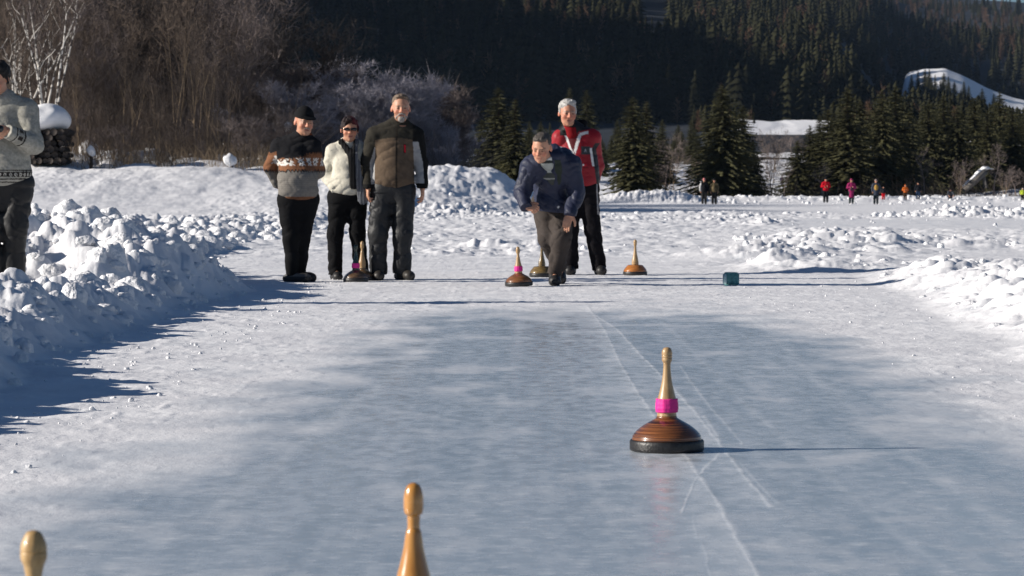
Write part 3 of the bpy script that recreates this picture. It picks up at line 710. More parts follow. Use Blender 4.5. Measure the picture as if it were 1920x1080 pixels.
# ------------------------------------------------------------------ bare trees and thicket
def bare_meshes(seed, kind, thin=1.0):
    """unit-height leafless tree: limbs (tubes) and crown (fine twigs)"""
    rng = np.random.default_rng(seed); V = []; Fs = []; TV = []; TF = []; TW = .0016 if kind != 'frost' else .0022
    up = {'sapling': .75, 'birch': .55, 'frost': .30, 'tree': .6}[kind]
    def ribbon(p, q, w_):
        d_ = q-p; s = np.cross(d_, rng.normal(size=3)); s = s/(np.linalg.norm(s)+1e-9)*w_; b = len(TV); TV.extend([p-s, p+s, q]); TF.append((b, b+1, b+2))
    def grow(p, d_, L_, r, lev):
        n = 5; pts = [p]; rad = [r]
        for i in range(n):
            d_ = d_+rng.normal(size=3)*(.10 if lev == 0 else .16)+np.array([0, 0, .05*up]); d_ /= np.linalg.norm(d_)
            p = p+d_*L_/n; pts.append(p); rad.append(r*(1-.72*(i+1)/n))
            if lev < 3:
                k = {0: 3, 1: 2, 2: 1}[lev]
                if kind == 'frost': k = {0: 3, 1: 3, 2: 1}[lev]
                for _ in range(k):
                    if rng.random() > thin: continue
                    if lev == 0 and i < (1 if kind in ('sapling', 'frost') else 2): continue
                    s = rng.normal(size=3); s[2] = abs(s[2])*up*1.2+.25*up; s /= np.linalg.norm(s)
                    nd = d_*(.5 if kind != 'frost' else .25)+s*.8; nd /= np.linalg.norm(nd)
                    grow(p, nd, L_*rng.uniform(.36, .62)*(.85 if lev else .7), rad[-1]*.55, lev+1)
            if lev == 3 or (lev == 2 and i > 1):
                for _ in range(2 if thin == 1 else 1): ribbon(p, p+(d_+rng.normal(size=3)*.7+np.array([0, 0, .2]))*L_*rng.uniform(.3, .7), TW)
        if lev < 2 or (lev == 2 and seed % 2 == 0): tube(pts, rad, 5 if lev == 0 else 3, V, Fs)
        else:
            for a_, b_ in zip(pts, pts[1:]): ribbon(a_, b_, max(r, TW))
    if kind == 'sapling':
        for k in range(3): grow(np.array([rng.normal()*.03, rng.normal()*.03, 0.]), np.array([rng.normal()*.16, rng.normal()*.16, 1.]), .85, .0075, 0)
    elif kind == 'birch':
        for k in range(5):
            a = k*1.3; grow(np.array([math.cos(a)*.02, math.sin(a)*.02, 0.]), np.array([math.cos(a)*.2+.05, math.sin(a)*.2, 1.]), .95, .0125, 0)
    elif kind == 'frost':
        for k in range(5): grow(np.array([rng.normal()*.05, rng.normal()*.05, 0.]), np.array([rng.normal()*.5, rng.normal()*.5, 1.]), .68, .009, 0)
    else:
        grow(np.array([0., 0., 0.]), np.array([0, 0, 1.]), .92, .018, 0)
    TV = np.array(TV); V = np.array(V)
    s_ = 1/max(V[:, 2].max(), TV[:, 2].max())
    trunk = npmesh('trunk', V*s_, np.array(Fs)); crown = npmesh('crown', TV*s_, np.array(TF))
    return crown, trunk
def bark2(name, c, c2=None, sc=3):
    if c2 is None: return mat(name, c, .85, .15, noise=(5, .3))
    m = bpy.data.materials.new(name); m.use_nodes = True; t = m.node_tree; b = t.nodes['Principled BSDF']; b.inputs['Roughness'].default_value = .7
    tc = t.nodes.new('ShaderNodeTexCoord'); mp = t.nodes.new('ShaderNodeMapping'); mp.inputs['Scale'].default_value = (20, 20, 55)
    n = t.nodes.new('ShaderNodeTexNoise'); n.inputs['Scale'].default_value = sc; n.inputs['Detail'].default_value = 3
    cr = t.nodes.new('ShaderNodeValToRGB'); cr.color_ramp.elements[0].position = .47; cr.color_ramp.elements[1].position = .50
    cr.color_ramp.elements[0].color = (*c2, 1); cr.color_ramp.elements[1].color = (*c, 1)
    t.links.new(tc.outputs['Object'], mp.inputs[0]); t.links.new(mp.outputs[0], n.inputs[0]); t.links.new(n.outputs[0], cr.inputs[0]); t.links.new(cr.outputs[0], b.inputs['Base Color'])
    return m
B_BROWN = bark2('brown_twig_bark', (.120, .092, .073)); B_LIGHT = bark2('tan_sapling_bark', (.30, .22, .14)); B_GREY = bark2('grey_twig_bark', (.16, .13, .12))
B_FROST = bark2('frosted_twigs', (.30, .285, .32)); B_BIRCH = bark2('birch_bark', (.68, .64, .58), (.05, .04, .035), 1.0); B_DEEP = bark2('deep_brown_twigs', (.050, .042, .038)); B_DARK = bark2('dark_bark', (.04, .03, .026)); B_PINK = bark2('pinkish_birch_twigs', (.21, .17, .155))
def mk(seed, kind, mc, mt, thin=1.0):
    c, t_ = bare_meshes(seed, kind, thin); c.materials.append(mc); t_.materials.append(mt); return (c, t_)
BT = {'brown': [mk(1, 'sapling', B_BROWN, B_BROWN, .7), mk(2, 'tree', B_BROWN, B_DARK, .8), mk(3, 'sapling', B_GREY, B_BROWN, .7), mk(4, 'tree', B_BROWN, B_BROWN, .7), mk(6, 'tree', B_DEEP, B_DARK, .9), mk(8, 'sapling', B_DEEP, B_DARK, .9)],
      'tan': [mk(5, 'sapling', B_BROWN, B_LIGHT, .5), mk(7, 'sapling', B_BROWN, B_LIGHT, .5)],
      'birch': [mk(11, 'birch', B_GREY, B_BIRCH, .55), mk(13, 'birch', B_BROWN, B_BIRCH, .55)],
      'frost': [mk(21, 'frost', B_FROST, B_GREY), mk(22, 'frost', B_FROST, B_FROST), mk(23, 'frost', B_GREY, B_GREY)],
      'pink': [mk(31, 'tree', B_PINK, B_PINK, .7), mk(33, 'sapling', B_PINK, B_LIGHT, .6)]}
def bare(kind, px, py, d, lab, grp, v=None, wide=1.0, rz=None, dz=0):
    x = PX(px, d); z = ground_z(x, d)-.1+dz; h = max(1.0, ZY(py, d)-z)
    vs = BT[kind]; v = (int(px*7) % len(vs)) if v is None else v
    return link_tree('bare_tree' if kind != 'frost' else 'frosted_shrub', vs[v], lab, 'bare tree' if kind != 'frost' else 'shrub', (x, d, z), h, px*.37 if rz is None else rz, grp, wide)
bare('birch', 88, -150, 129, 'white-barked multi-stem birch above the round snow cap at the left', 'birches at the left edge', 0, .75, .4)
bare('birch', 62, -60, 130, 'white-barked birch between the other two at the left edge', 'birches at the left edge', 1, .7, 3.6)
bare('birch', 30, -120, 131, 'white-barked birch behind the head of the person at the left edge', 'birches at the left edge', 1, .8, 2.0)
bare('tan', 150, 30, 131, 'single thin tan sapling right of the birches', 'tan saplings', 0, .4)
bare('tan', 335, -70, 133, 'tall tan sapling clump in the middle of the brown thicket', 'tan saplings', 1, .5, 1.0)
bare('tan', 365, -20, 132, 'tan sapling clump leaning left at the middle of the brown thicket', 'tan saplings', 0, .6, 3.0)
bare('tan', 420, 120, 131, 'low slanting tan sapling at the right of the brown thicket', 'tan saplings', 1, .9, 5.0)
bare('tan', 300, 90, 130, 'short tan sapling left of the tall clump in the thicket', 'tan saplings', 0, .6, 4.4)
bare('tan', 395, 30, 131, 'upright tan sapling right of the tall clump in the thicket', 'tan saplings', 1, .5, .7)
bare('tan', 240, 60, 130, 'thin tan sapling between the birches and the tall clump', 'tan saplings', 1, .6, 2.2)
for px, top, lab in ((193, -60, 'thick dark trunk standing deep in the left thicket, right of the birches'), (292, -120, 'thick dark trunk deep in the left thicket behind the tall tan clump'), (545, 20, 'dark bare tree behind the man in the cap')):
    bare('brown', px, top, 148, lab, 'dark trunks in the thicket', 4, 1.5, px)
rng = np.random.default_rng(301)
GB = 'leafless brown trees packed in the left thicket'; LB = 'leafless brown tree packed into the thicket left of the players'
for i in range(78):
    px = rng.uniform(-60, 500); d = rng.uniform(134, 150) if i < 26 else rng.uniform(152, 200); top = rng.uniform(-190, 60)+max(0, px-400)*1.2
    bare('brown', px, top, d, LB, GB, i % 4 if i < 26 else 4+i % 2, rng.uniform(.8, 1.15), rng.uniform(0, 6.3))
GB2 = 'low leafless bushes along the left thicket foot'
for i in range(34):
    px = rng.uniform(60, 560); d = rng.uniform(129, 138); top = rng.uniform(170, 270)
    bare('brown', px, top, d, 'low leafless bush at the snowy foot of the left thicket', GB2, (0, 2)[i % 2], rng.uniform(1.2, 1.9), rng.uniform(0, 6.3))
GF = 'frosted grey shrubs behind the three standing players'
for i, (px, py) in enumerate([(545, 130), (585, 175), (610, 110), (640, 92), (668, 100), (700, 190), (735, 160), (770, 105), (790, 125), (812, 150), (826, 205), (560, 200), (660, 180), (715, 120), (520, 90), (600, 215), (838, 262), (806, 215), (760, 215), (690, 225), (505, 180), (858, 296), (640, 230), (575, 100)]):
    d = 139+(i*7) % 22
    bare('frost', px, py+rng.uniform(-8, 8), d, 'frosted grey shrub in the tangle behind the three standing players', GF, i % 3, rng.uniform(.85, 1.2)*(.55 if px > 800 else 1), rng.uniform(0, 6.3))
for i, (px, py, d, wd, lab) in enumerate([
 (1262, 236, 236, 1.1, 'round greyish bare birch left of the largest spruce'), (1248, 262, 232, 1.2, 'lower bare birch left of the largest spruce'),
 (1438, 228, 238, .9, 'grey-lilac bare tree right of the largest spruce'), (1446, 262, 230, .8, 'thin bare tree beside the meadow gap'), (1300, 285, 226, 1.2, 'bare bush at the left foot of the largest spruce'),
 (1733, 268, 236, .8, 'pinkish bare birch between dark spruces on the right'), (1795, 290, 230, .8, 'thin leafless tree left of the plank ramp'),
 (1862, 262, 232, .95, 'tall pale pinkish birch right of the plank ramp'), (1880, 310, 226, 1.2, 'low bare bush at the foot of the pale birch'), (1905, 305, 228, 1.3, 'bare bush near the right edge'),
 (1452, 246, 330, 1.3, 'thin bare tree on the sunlit meadow, leftmost of three'), (1484, 240, 345, 1.2, 'thin bare tree on the sunlit meadow, middle of three'), (1515, 250, 335, 1.3, 'thin bare tree on the sunlit meadow, rightmost of three'), (1540, 300, 226, 1.1, 'bare bush behind the red-coated stroller'), (1230, 300, 224, 1.2, 'bare bush right of the spruce beside the red jacket'), (1470, 300, 228, 1.1, 'bare bush left of the low brownish spruce')]):
    bare('pink', px, py, d, lab, 'bare trees on the far shore', (i+1) % 2, wd*1.3)
# brush: uncountable stems at the foot of the thicket
def brush(name, label, n, pxr, dr, hr, m, seed, wd=.011):
    rng = np.random.default_rng(seed); d = rng.uniform(*dr, n); x = PX(rng.uniform(*pxr, n), d); z = height(x, d)
    hh = rng.uniform(*hr, n)**1.0; V = np.zeros((n, 9, 3)); lean = rng.normal(0, .35, (n, 2)); k = np.array([0, .35, .7, 1.0])
    V = []; Fc = []
    for i in range(n):
        b = len(V); L_ = hh[i]; c = rng.normal(0, .25, 2)
        for q in k:
            p = np.array([x[i]+lean[i, 0]*L_*q+c[0]*L_*q*q, d[i]+lean[i, 1]*L_*q+c[1]*L_*q*q, z[i]-.05+L_*(q-.18*q*q)]); w_ = wd*(1-.8*q)
            V.append(p-[w_, 0, 0]); V.append(p+[w_, 0, 0])
        for j in range(3): Fc.append((b+2*j, b+2*j+1, b+2*j+3, b+2*j+2))
    me = npmesh(name, np.array(V), np.array(Fc)); o = obj(name, me, m, smooth=False); tag(o, kind='stuff'); o['label'] = label
brush('undergrowth', 'brown brushwood filling the foot of the left thicket', 5000, (-40, 570), (129, 180), (1.0, 5.5), B_BROWN, 1, .013)
brush('dry_grass', 'tan dry stalks sticking out of the snow along the left shore', 1600, (40, 560), (127, 133), (.3, 1.6), B_LIGHT, 2, .008)
brush('frosted_brushwood', 'frost-grey twigs between the shrubs behind the players', 6000, (480, 885), (138, 162), (.6, 3.6), B_GREY, 3, .009)
brush('shore_brushwood', 'low dark scrub between the far shore trees', 2600, (1150, 1960), (224, 250), (.3, 2.6), B_BROWN, 4, .012)
# ------------------------------------------------------------------ bodies and clothes: smooth-blended shapes turned into one skin
def v3(*a): return np.array(a, float)
def rotm(rx=0, ry=0, rz=0):
    cx, sx, cy, sy, cz, sz = math.cos(rx), math.sin(rx), math.cos(ry), math.sin(ry), math.cos(rz), math.sin(rz)
    return np.array([[cz, -sz, 0], [sz, cz, 0], [0, 0, 1]])@np.array([[cy, 0, sy], [0, 1, 0], [-sy, 0, cy]])@np.array([[1, 0, 0], [0, cx, -sx], [0, sx, cx]])
def cone(a, b, ra, rb, k=.02, flat=None, clip=None, sub=False): return dict(t='c', a=np.array(a, float), b=np.array(b, float), ra=ra, rb=rb, k=k, flat=flat, clip=clip, sub=sub)
def ell(c, r, k=.02, M=None, clip=None, sub=False): return dict(t='e', c=np.array(c, float), r=np.array(r, float), k=k, M=M, clip=clip, sub=sub)
def xf(prims, M, o):
    """prims given in a local frame, moved by rotation M and origin o"""
    out = []
    for p in prims:
        q = dict(p)
        if p['t'] == 'c': q['a'] = M@p['a']+o; q['b'] = M@p['b']+o; q['flat'] = (M@np.array(p['flat'][0], float), p['flat'][1]) if p['flat'] else None
        else: q['c'] = M@p['c']+o; q['M'] = M@p['M'] if p['M'] is not None else M
        if p['clip']: q['clip'] = [(M@np.array(c, float)+o, M@np.array(n, float)) for c, n in p['clip']]
        out.append(q)
    return out
def ev(p, P):
    if p['t'] == 'c':
        a, b = p['a'], p['b']; Q = P; s = 1
        if p['flat']:
            n, s = p['flat']; n = np.array(n, float); n = n/np.linalg.norm(n); f = 1/s-1
            Q = P+((P-a)@n)[..., None]*n*f; b = b+n*((b-a)@n)*f
        ab = b-a; t = np.clip(((Q-a)@ab)/(ab@ab+1e-12), 0, 1)
        d = np.linalg.norm(Q-a-t[..., None]*ab, axis=-1)-(p['ra']+(p['rb']-p['ra'])*t)
        d = d*min(1, (1+s)/2)
    else:
        Q = P-p['c']
        if p['M'] is not None: Q = Q@p['M']
        k0 = np.linalg.norm(Q/p['r'], axis=-1); k1 = np.linalg.norm(Q/p['r']**2, axis=-1)+1e-9; d = k0*(k0-1)/k1
    if p['clip']:
        for c, n in p['clip']:
            n = np.array(n, float); n = n/np.linalg.norm(n); d = np.maximum(d, (P-np.array(c))@n)
    return d
def bounds(prims):
    lo = np.full(3, 9e9); hi = -lo
    for p in prims:
        if p['sub']: continue
        if p['t'] == 'c':
            r = max(p['ra'], p['rb'])*(max(1, p['flat'][1]) if p['flat'] else 1)
            lo = np.minimum(lo, np.minimum(p['a'], p['b'])-r); hi = np.maximum(hi, np.maximum(p['a'], p['b'])+r)
        else:
            r = p['r'].max(); lo = np.minimum(lo, p['c']-r); hi = np.maximum(hi, p['c']+r)
    return lo, hi
def skin(prims, vx, disp=None, planes=None):
    """surface of the blended prims on a grid of pitch vx (surface nets) -> V, quads"""
    lo, hi = bounds(prims); lo = lo-3*vx-.01; hi = hi+3*vx+.01; n = np.ceil((hi-lo)/vx).astype(int)+1
    ax = [lo[i]+vx*np.arange(n[i]) for i in range(3)]
    Fd = np.full(n, 1.0, dtype=np.float32)
    for p in prims:
        l_, h_ = bounds([dict(p, sub=False)]); pad = p['k']+3*vx+.01
        s = [slice(max(0, int((l_[i]-pad-lo[i])/vx)), min(n[i], int((h_[i]+pad-lo[i])/vx)+2)) for i in range(3)]
        G = np.stack(np.meshgrid(ax[0][s[0]], ax[1][s[1]], ax[2][s[2]], indexing='ij'), -1)
        if G.size == 0: continue
        d = ev(p, G); f = Fd[tuple(s)]; k = max(p['k'], 1e-5)
        if p['sub']:
            h = np.clip(.5-.5*(f+d)/k, 0, 1); Fd[tuple(s)] = f*(1-h)+(-d)*h+k*h*(1-h)
        else:
            h = np.clip(.5+.5*(f-d)/k, 0, 1); Fd[tuple(s)] = f*(1-h)+d*h-k*h*(1-h)
    near = np.abs(Fd) < 6*vx
    if disp is not None or planes:
        I = np.argwhere(near); Pn = lo+I*vx; val = Fd[near]
        if disp is not None: val = val+disp(Pn)
        for c, nn in (planes or []):
            nn = np.array(nn, float); val = np.maximum(val, (Pn-np.array(c))@nn)
        Fd[near] = val
        if planes:
            far = ~near & (Fd < 0); I = np.argwhere(far); Pf = lo+I*vx; v_ = Fd[far]
            for c, nn in planes: v_ = np.maximum(v_, (Pf-np.array(c))@np.array(nn, float))
            Fd[far] = v_
    Sg = Fd < 0
    c = np.zeros(tuple(n-1), dtype=np.int8)
    for dx in (0, 1):
        for dy in (0, 1):
            for dz in (0, 1): c += Sg[dx:n[0]-1+dx, dy:n[1]-1+dy, dz:n[2]-1+dz]
    act = (c > 0) & (c < 8); idx = -np.ones(act.shape, dtype=np.int64); I = np.argwhere(act); idx[act] = np.arange(len(I))
    acc = np.zeros((len(I), 3)); cnt = np.zeros(len(I))
    cor = [(0, 0, 0), (1, 0, 0), (0, 1, 0), (1, 1, 0), (0, 0, 1), (1, 0, 1), (0, 1, 1), (1, 1, 1)]
    cv = [Fd[I[:, 0]+a, I[:, 1]+b, I[:, 2]+d_] for a, b, d_ in cor]
    for i, j in [(0, 1), (2, 3), (4, 5), (6, 7), (0, 2), (1, 3), (4, 6), (5, 7), (0, 4), (1, 5), (2, 6), (3, 7)]:
        a, b = cv[i], cv[j]; m_ = (a < 0) != (b < 0); t = np.where(m_, a/np.where(m_, a-b, 1), 0)
        q = np.array(cor[i])+t[:, None]*(np.array(cor[j])-np.array(cor[i])); acc[m_] += q[m_]; cnt[m_] += 1
    V = lo+(I+acc/cnt[:, None])*vx
    Q = []
    for axis in range(3):
        A = Sg[1:-1, 1:-1, 1:-1] if False else None
        sl0 = [slice(None)]*3; sl1 = [slice(None)]*3; sl0[axis] = slice(0, -1); sl1[axis] = slice(1, None)
        cr = Sg[tuple(sl0)] != Sg[tuple(sl1)]; E = np.argwhere(cr); u, w_ = [(1, 2), (2, 0), (0, 1)][axis]
        ok = (E[:, u] > 0) & (E[:, w_] > 0) & (E[:, u] < n[u]-1) & (E[:, w_] < n[w_]-1); E = E[ok]
        def ci(du, dw):
            e = E.copy(); e[:, u] += du; e[:, w_] += dw; return idx[e[:, 0], e[:, 1], e[:, 2]]
        q = np.stack([ci(-1, -1), ci(0, -1), ci(0, 0), ci(-1, 0)], 1); inside = Sg[E[:, 0], E[:, 1], E[:, 2]]
        q[~inside] = q[~inside][:, ::-1]; Q.append(q)
    Q = np.concatenate(Q); Q = Q[(Q >= 0).all(1)]
    return V, Q
M_CLOTH = mat('cloth', (.1, .1, .1), .92, .1, bump=(90, .35, .006), noise=(35, .10), vcol=True)
M_NYLON = mat('nylon_shell', (.1, .1, .1), .55, .3, bump=(14, .45, .02), noise=(9, .08), vcol=True)
M_SKIN = mat('skin', (.5, .3, .2), .5, .35, bump=(120, .2, .002), noise=(60, .06), vcol=True, sub=.12)
M_HAIR = mat('hair', (.1, .1, .1), .6, .3, bump=(150, .8, .008), noise=(90, .35, (1, 1, .35)), vcol=True)
M_GLASS = mat('dark_lens', (.008, .008, .01), .08, .6)
M_SHOE = mat('shoe_leather', (.02, .02, .02), .5, .4, bump=(60, .4, .004), vcol=True)
SKINC = v3(.52, .27, .175)
def fold(P, seed, amp, sx=9, sz=22):
    # creases: narrow valleys between soft rolls, slanting a little
    Q = P@rotm(.25, .35, 0).T
    n1 = vn3(Q*v3(sx*.8, sx*.8, sz*.75), seed); n2 = vn3(P@rotm(-.3, -.5, 0).T*v3(sx*1.5, sx*1.5, sz*1.6)+5, seed+1)
    return amp*(.95-1.6*np.sqrt(np.abs(n1)+.02)+.35*n2+.35*np.exp(-(n2/.12)**2))
def part(name, prims, vx, colf, m, parent, disp=None, planes=None):
    V, Q = skin(prims, vx, disp, planes)
    C = colf(V) if callable(colf) else np.tile(np.array(colf, float), (len(V), 1))
    return obj(name, npmesh(name, V, Q, C), m, parent)
# ---- head in its own frame: face towards -y
def head_prims(o, M, wide=1.0, jaw=1.0, nose=1.0):
    P = [ell((0, .012, .035), (.077*wide, .096, .086), .02), ell((0, -.026, -.03), (.063*wide, .070, .085), .03), ell((0, -.044, -.080), (.046*jaw, .046, .038), .025),
         ell((0, -.080, -.100), (.020, .016, .017), .015), cone((-.036, -.084, .021), (.036, -.084, .021), .0105, .0105, .012),
         ell((-.034, -.108, .002), (.019, .017, .011), .010, sub=True), ell((.034, -.108, .002), (.019, .017, .011), .010, sub=True),
         ell((-.032, -.080, .001), (.015, .013, .012), .002), ell((.032, -.080, .001), (.015, .013, .012), .002),
         cone((0, -.088, .014), (0, -.112*nose, -.026), .0085, .0145, .010), ell((-.0125, -.098, -.030), (.009, .011, .008), .005), ell((.0125, -.098, -.030), (.009, .011, .008), .005),
         ell((-.043, -.060, -.032), (.024, .026, .024), .02), ell((.043, -.060, -.032), (.024, .026, .024), .02),
         cone((-.020, -.089, -.060), (.020, -.089, -.060), .0065, .0065, .006), cone((-.015, -.090, -.071), (.015, -.090, -.071), .0065, .0065, .005),
         cone((-.022, -.097, -.0655), (.022, -.097, -.0655), .0035, .0035, .003, sub=True),
         ell((-.080*wide, .010, -.004), (.009, .019, .032), .006, M=rotm(0, .15, .45)), ell((.080*wide, .010, -.004), (.009, .019, .032), .006, M=rotm(0, -.15, -.45))]
    return xf(P, M, o)
def face_colour(V, o, M, base=SKINC, brow=v3(.12, .09, .07), lips=v3(.38, .13, .10), grey=None, stubble=0.0):
    L_ = (V-o)@M; C = np.tile(base, (len(V), 1)); x, y, z = L_.T; ax = np.abs(x)
    def blend(mask, c, a=1.0):
        nonlocal C; C = C*(1-mask[:, None]*a)+np.array(c)*mask[:, None]*a
    hd = (np.abs(z) < .14) & (np.abs(x) < .11) & (np.abs(y) < .14); front = hd & (y < -.03)
    blend(np.exp(-((ax-.045)**2+(z+.03)**2)/.0005)*front, base*v3(1.15, .72, .68), .7)
    blend(np.exp(-((ax)**2+(z+.02)**2)/.00035)*front*(y < -.09), base*v3(1.1, .72, .66), .7)
    blend((hd & (ax > .075)).astype(float), base*v3(1.1, .72, .66), .6)
    blend(ss(.0065, .0035, np.abs(z-.020-.15*(.034-ax)*0))*ss(.008, .014, ax)*ss(.058, .050, ax)*front, brow, .85)
    blend(ss(.010, .005, np.hypot((ax-.033)*.45, z-.003))*front, base*.45, .8)
    blend(ss(.0045, .0020, np.hypot((ax-.033)*.33, z-.001))*front, (.015, .012, .01), 1)
    blend(ss(.010, .006, np.abs(z+.0655))*ss(.026, .020, ax)*front*(y < -.075), lips, .8)
    blend(ss(.0022, .0010, np.abs(z+.0655))*ss(.026, .022, ax)*front, (.10, .03, .02), .9)
    blend(ss(.004, .002, np.hypot(ax-.008, (z+.036)))*front*(y < -.09), (.12, .04, .03), .9)
    if stubble: blend(front*ss(-.035, -.055, z), base*v3(.62, .66, .72), stubble)
    return C
# ---- hand: w wrist, d direction of the fingers, n palm normal (the way the palm faces), thumb side s
def hand_prims(w_, d_, n_, thumb, curl=.5, size=1.0):
    w_ = np.array(w_, float); d_ = np.array(d_, float); d_ /= np.linalg.norm(d_); n_ = np.array(n_, float); n_ = n_-(n_@d_)*d_; n_ /= np.linalg.norm(n_)
    s = np.cross(d_, n_)*(1 if thumb > 0 else -1); M = np.stack([s, d_, n_], 1); S = size
    out = [ell((0, .045*S, 0), (.040*S, .052*S, .0155*S), .010), ell((.012*S, .03*S, .006*S), (.022*S, .036*S, .014*S), .010), cone((0, -.03, 0), (0, .01, 0), .027, .026, .012)]
    for i, (ox, ln) in enumerate([(.029, .070), (.0095, .080), (-.0105, .075), (-.029, .058)]):
        c = curl*(1+.22*i)+.05*(i % 2); p = v3(ox, .083-.006*abs(i-1.3), 0)*S; a = c*.7; r = .0096*S
        for j, f in enumerate((.45, .32, .23)):
            q = p+v3(ox*.10, math.cos(a), math.sin(a))*ln*f*S*1.0; out.append(cone(p, q, r, r*.92, .0035)); p = q; a += c; r *= .92
    p = v3(.030, .020, .006)*S; q = p+v3(.028, .034, .012)*S; out.append(cone(p, q, .0135*S, .0115*S, .010)); out.append(cone(q, q+v3(.006, .030, .012)*S, .0112*S, .0095*S, .004))
    return xf(out, M, w_)
# ------------------------------------------------------------------ people
def segd(V, a, b):
    a = np.array(a, float); ab = np.array(b, float)-a; t = (V-a)@ab/(ab@ab); tc = np.clip(t, 0, 1)
    return np.linalg.norm(V-a-tc[:, None]*ab, axis=1), tc
def tri(x): return np.abs((x % 1)-.5)*4-1
def legs_prims(J, r, clipz=.045, flare=1.0):
    out = []
    for s in 'LR':
        h, k, a = J['hip'+s], J['kne'+s], J['ank'+s]
        out.append(cone(h, k, r[0], r[1], .05)); a = np.array(a, float)
        dirn = (a-np.array(k, float)); dirn /= np.linalg.norm(dirn)
        out.append(cone(k, a+dirn*.04, r[1], r[2]*flare, .035, clip=[(a+dirn*J.get('cuffdrop', .02), dirn)]))
    return out
def arm_prims(J, r, cuff=.0, sides='LR', k=.03):
    out = []
    for s in sides:
        sh, e, w_ = (np.array(J[q+s], float) for q in ('sho', 'elb', 'wri')); d_ = (w_-e)/np.linalg.norm(w_-e)
        out.append(cone(sh, e, r[0], r[1], k)); out.append(cone(e, w_+d_*.02, r[1], r[2], .03, clip=[(w_+d_*cuff, d_)]))
    return out
def foot(parent, ank, toe, m=M_SHOE, name='shoe', c=(.018, .017, .017), sole=(.012, .012, .012), size=1.0, patch=None, vx=.008):
    a = np.array(ank, float); t = np.array(toe, float); d_ = t-a; d_[2] = 0; L_ = np.linalg.norm(d_); d_ /= L_; S = size
    z0 = min(toe[2], ank[2])-.055
    heel = a-d_*.055*S; z = z0+.035*S
    def p(v, zz): return v3(v[0], v[1], zz)
    pr = [cone(p(heel, z), p(t-d_*.05*S, z), .040*S, .043*S, .02), ell(p(t-d_*.06*S, z+.006), (.048*S, .052*S, .040*S), .02), cone(p(a, z+.0), p(a, z+.075*S), .046*S, .048*S, .03), cone(p(heel+d_*.04, z+.02), p(t-d_*.08*S, z+.018), .035*S, .036*S, .02)]
    def cf(V):
        C = np.tile(np.array(c, float), (len(V), 1)); C[V[:, 2] < z0+.022*S] = sole
        if patch: C[(V[:, 2] > z0+.055*S) & (V[:, 2] < z0+.085*S)] = patch
        return C
    return part(name, pr, vx, cf, m, parent, planes=[((0, 0, z0), (0, 0, -1))])
def person(label, cat, loc, J, hd, hrot, top, topr, legr, sleev, skinc=SKINC, vx=.0065, group=None, hands=(), headkw={}, facekw={}, hsc=1.0, neck=(.052, .060), scale=1.0, feet=True):
    """the bare body, one continuous surface under the clothes; returns the root and the head frame"""
    t = thing('person', label, cat, loc, 0, group); t.scale = (scale,)*3
    M = rotm(*hrot)*hsc; o = np.array(hd, float)
    P = []
    Mh = rotm(*hrot)
    hp = xf(head_prims(v3(0, 0, 0), np.eye(3), **headkw), np.eye(3), v3(0, 0, 0))
    for q in hp:
        q = dict(q)
        for kk in ('a', 'b', 'c', 'r'):
            if kk in q: q[kk] = q[kk]*hsc
        for kk in ('ra', 'rb', 'k'):
            if kk in q and q[kk] is not None: q[kk] = q[kk]*hsc
        P += xf([q], Mh, o)
    P.append(cone(o+Mh@v3(0, .022, -.07), J['neck'], neck[0], neck[1], .03))
    for c, r in top: P.append(ell(c, np.array(r)*.80, .06))
    P += [cone(J['neck'], J['shoL'], .05, topr[0]*.72, .06), cone(J['neck'], J['shoR'], .05, topr[0]*.72, .06)]
    for s in 'LR':
        P += [cone(J['sho'+s], J['elb'+s], topr[0]*.74, topr[1]*.68, .03), cone(J['elb'+s], J['wri'+s], topr[1]*.68, .026, .02)]
        P += [cone(J['hip'+s], J['kne'+s], legr[0]*.80, legr[1]*.72, .05), cone(J['kne'+s], J['ank'+s], legr[1]*.72, .038, .03), cone(J['ank'+s], v3(*J['ank'+s])+(v3(*J['toe'+s])-v3(*J['ank'+s]))*.5+v3(0, 0, .0), .030, .020, .01)]
    P.append(ell(J['pel'][0], np.array(J['pel'][1])*.82, .06))
    for h in hands: P += h
    V, Q = skin(P, vx)
    C = face_colour(V, o, Mh*1.0, skinc, **facekw) if hsc == 1 else face_colour((V-o)/hsc+o, o, Mh, skinc, **facekw)
    obj('body', npmesh('body', V, Q, C), M_SKIN, t)
    return t, o, Mh
def hairpart(name, root, o, Mh, prims, col, vx=.006, seed=1, amp=.004, col2=None):
    P = xf(prims, Mh, o)
    def cf(V):
        n = vn3(V*v3(70, 70, 30), seed); c = np.tile(np.array(col, float), (len(V), 1))*(1+.35*n[:, None])
        if col2 is not None:
            L_ = (V-o)@Mh; m_ = ss(-.01, .05, L_[:, 0])[:, None]*ss(-.02, .05, L_[:, 2])[:, None]*.8; c = c*(1-m_)+np.array(col2)*m_
        return np.clip(c, 0, 1)
    return part(name, P, vx, cf, M_HAIR, root, disp=lambda Pn: amp*vn3(Pn*v3(55, 55, 40), seed)+amp*.6*vn3(Pn*v3(120, 120, 60), seed+3))
FACECUT = lambda zc, yc=-.052: ell((0, yc-.06, zc-.09), (.066, .082, .115), .008, sub=True)
def hat_crown(r=1.0): return None

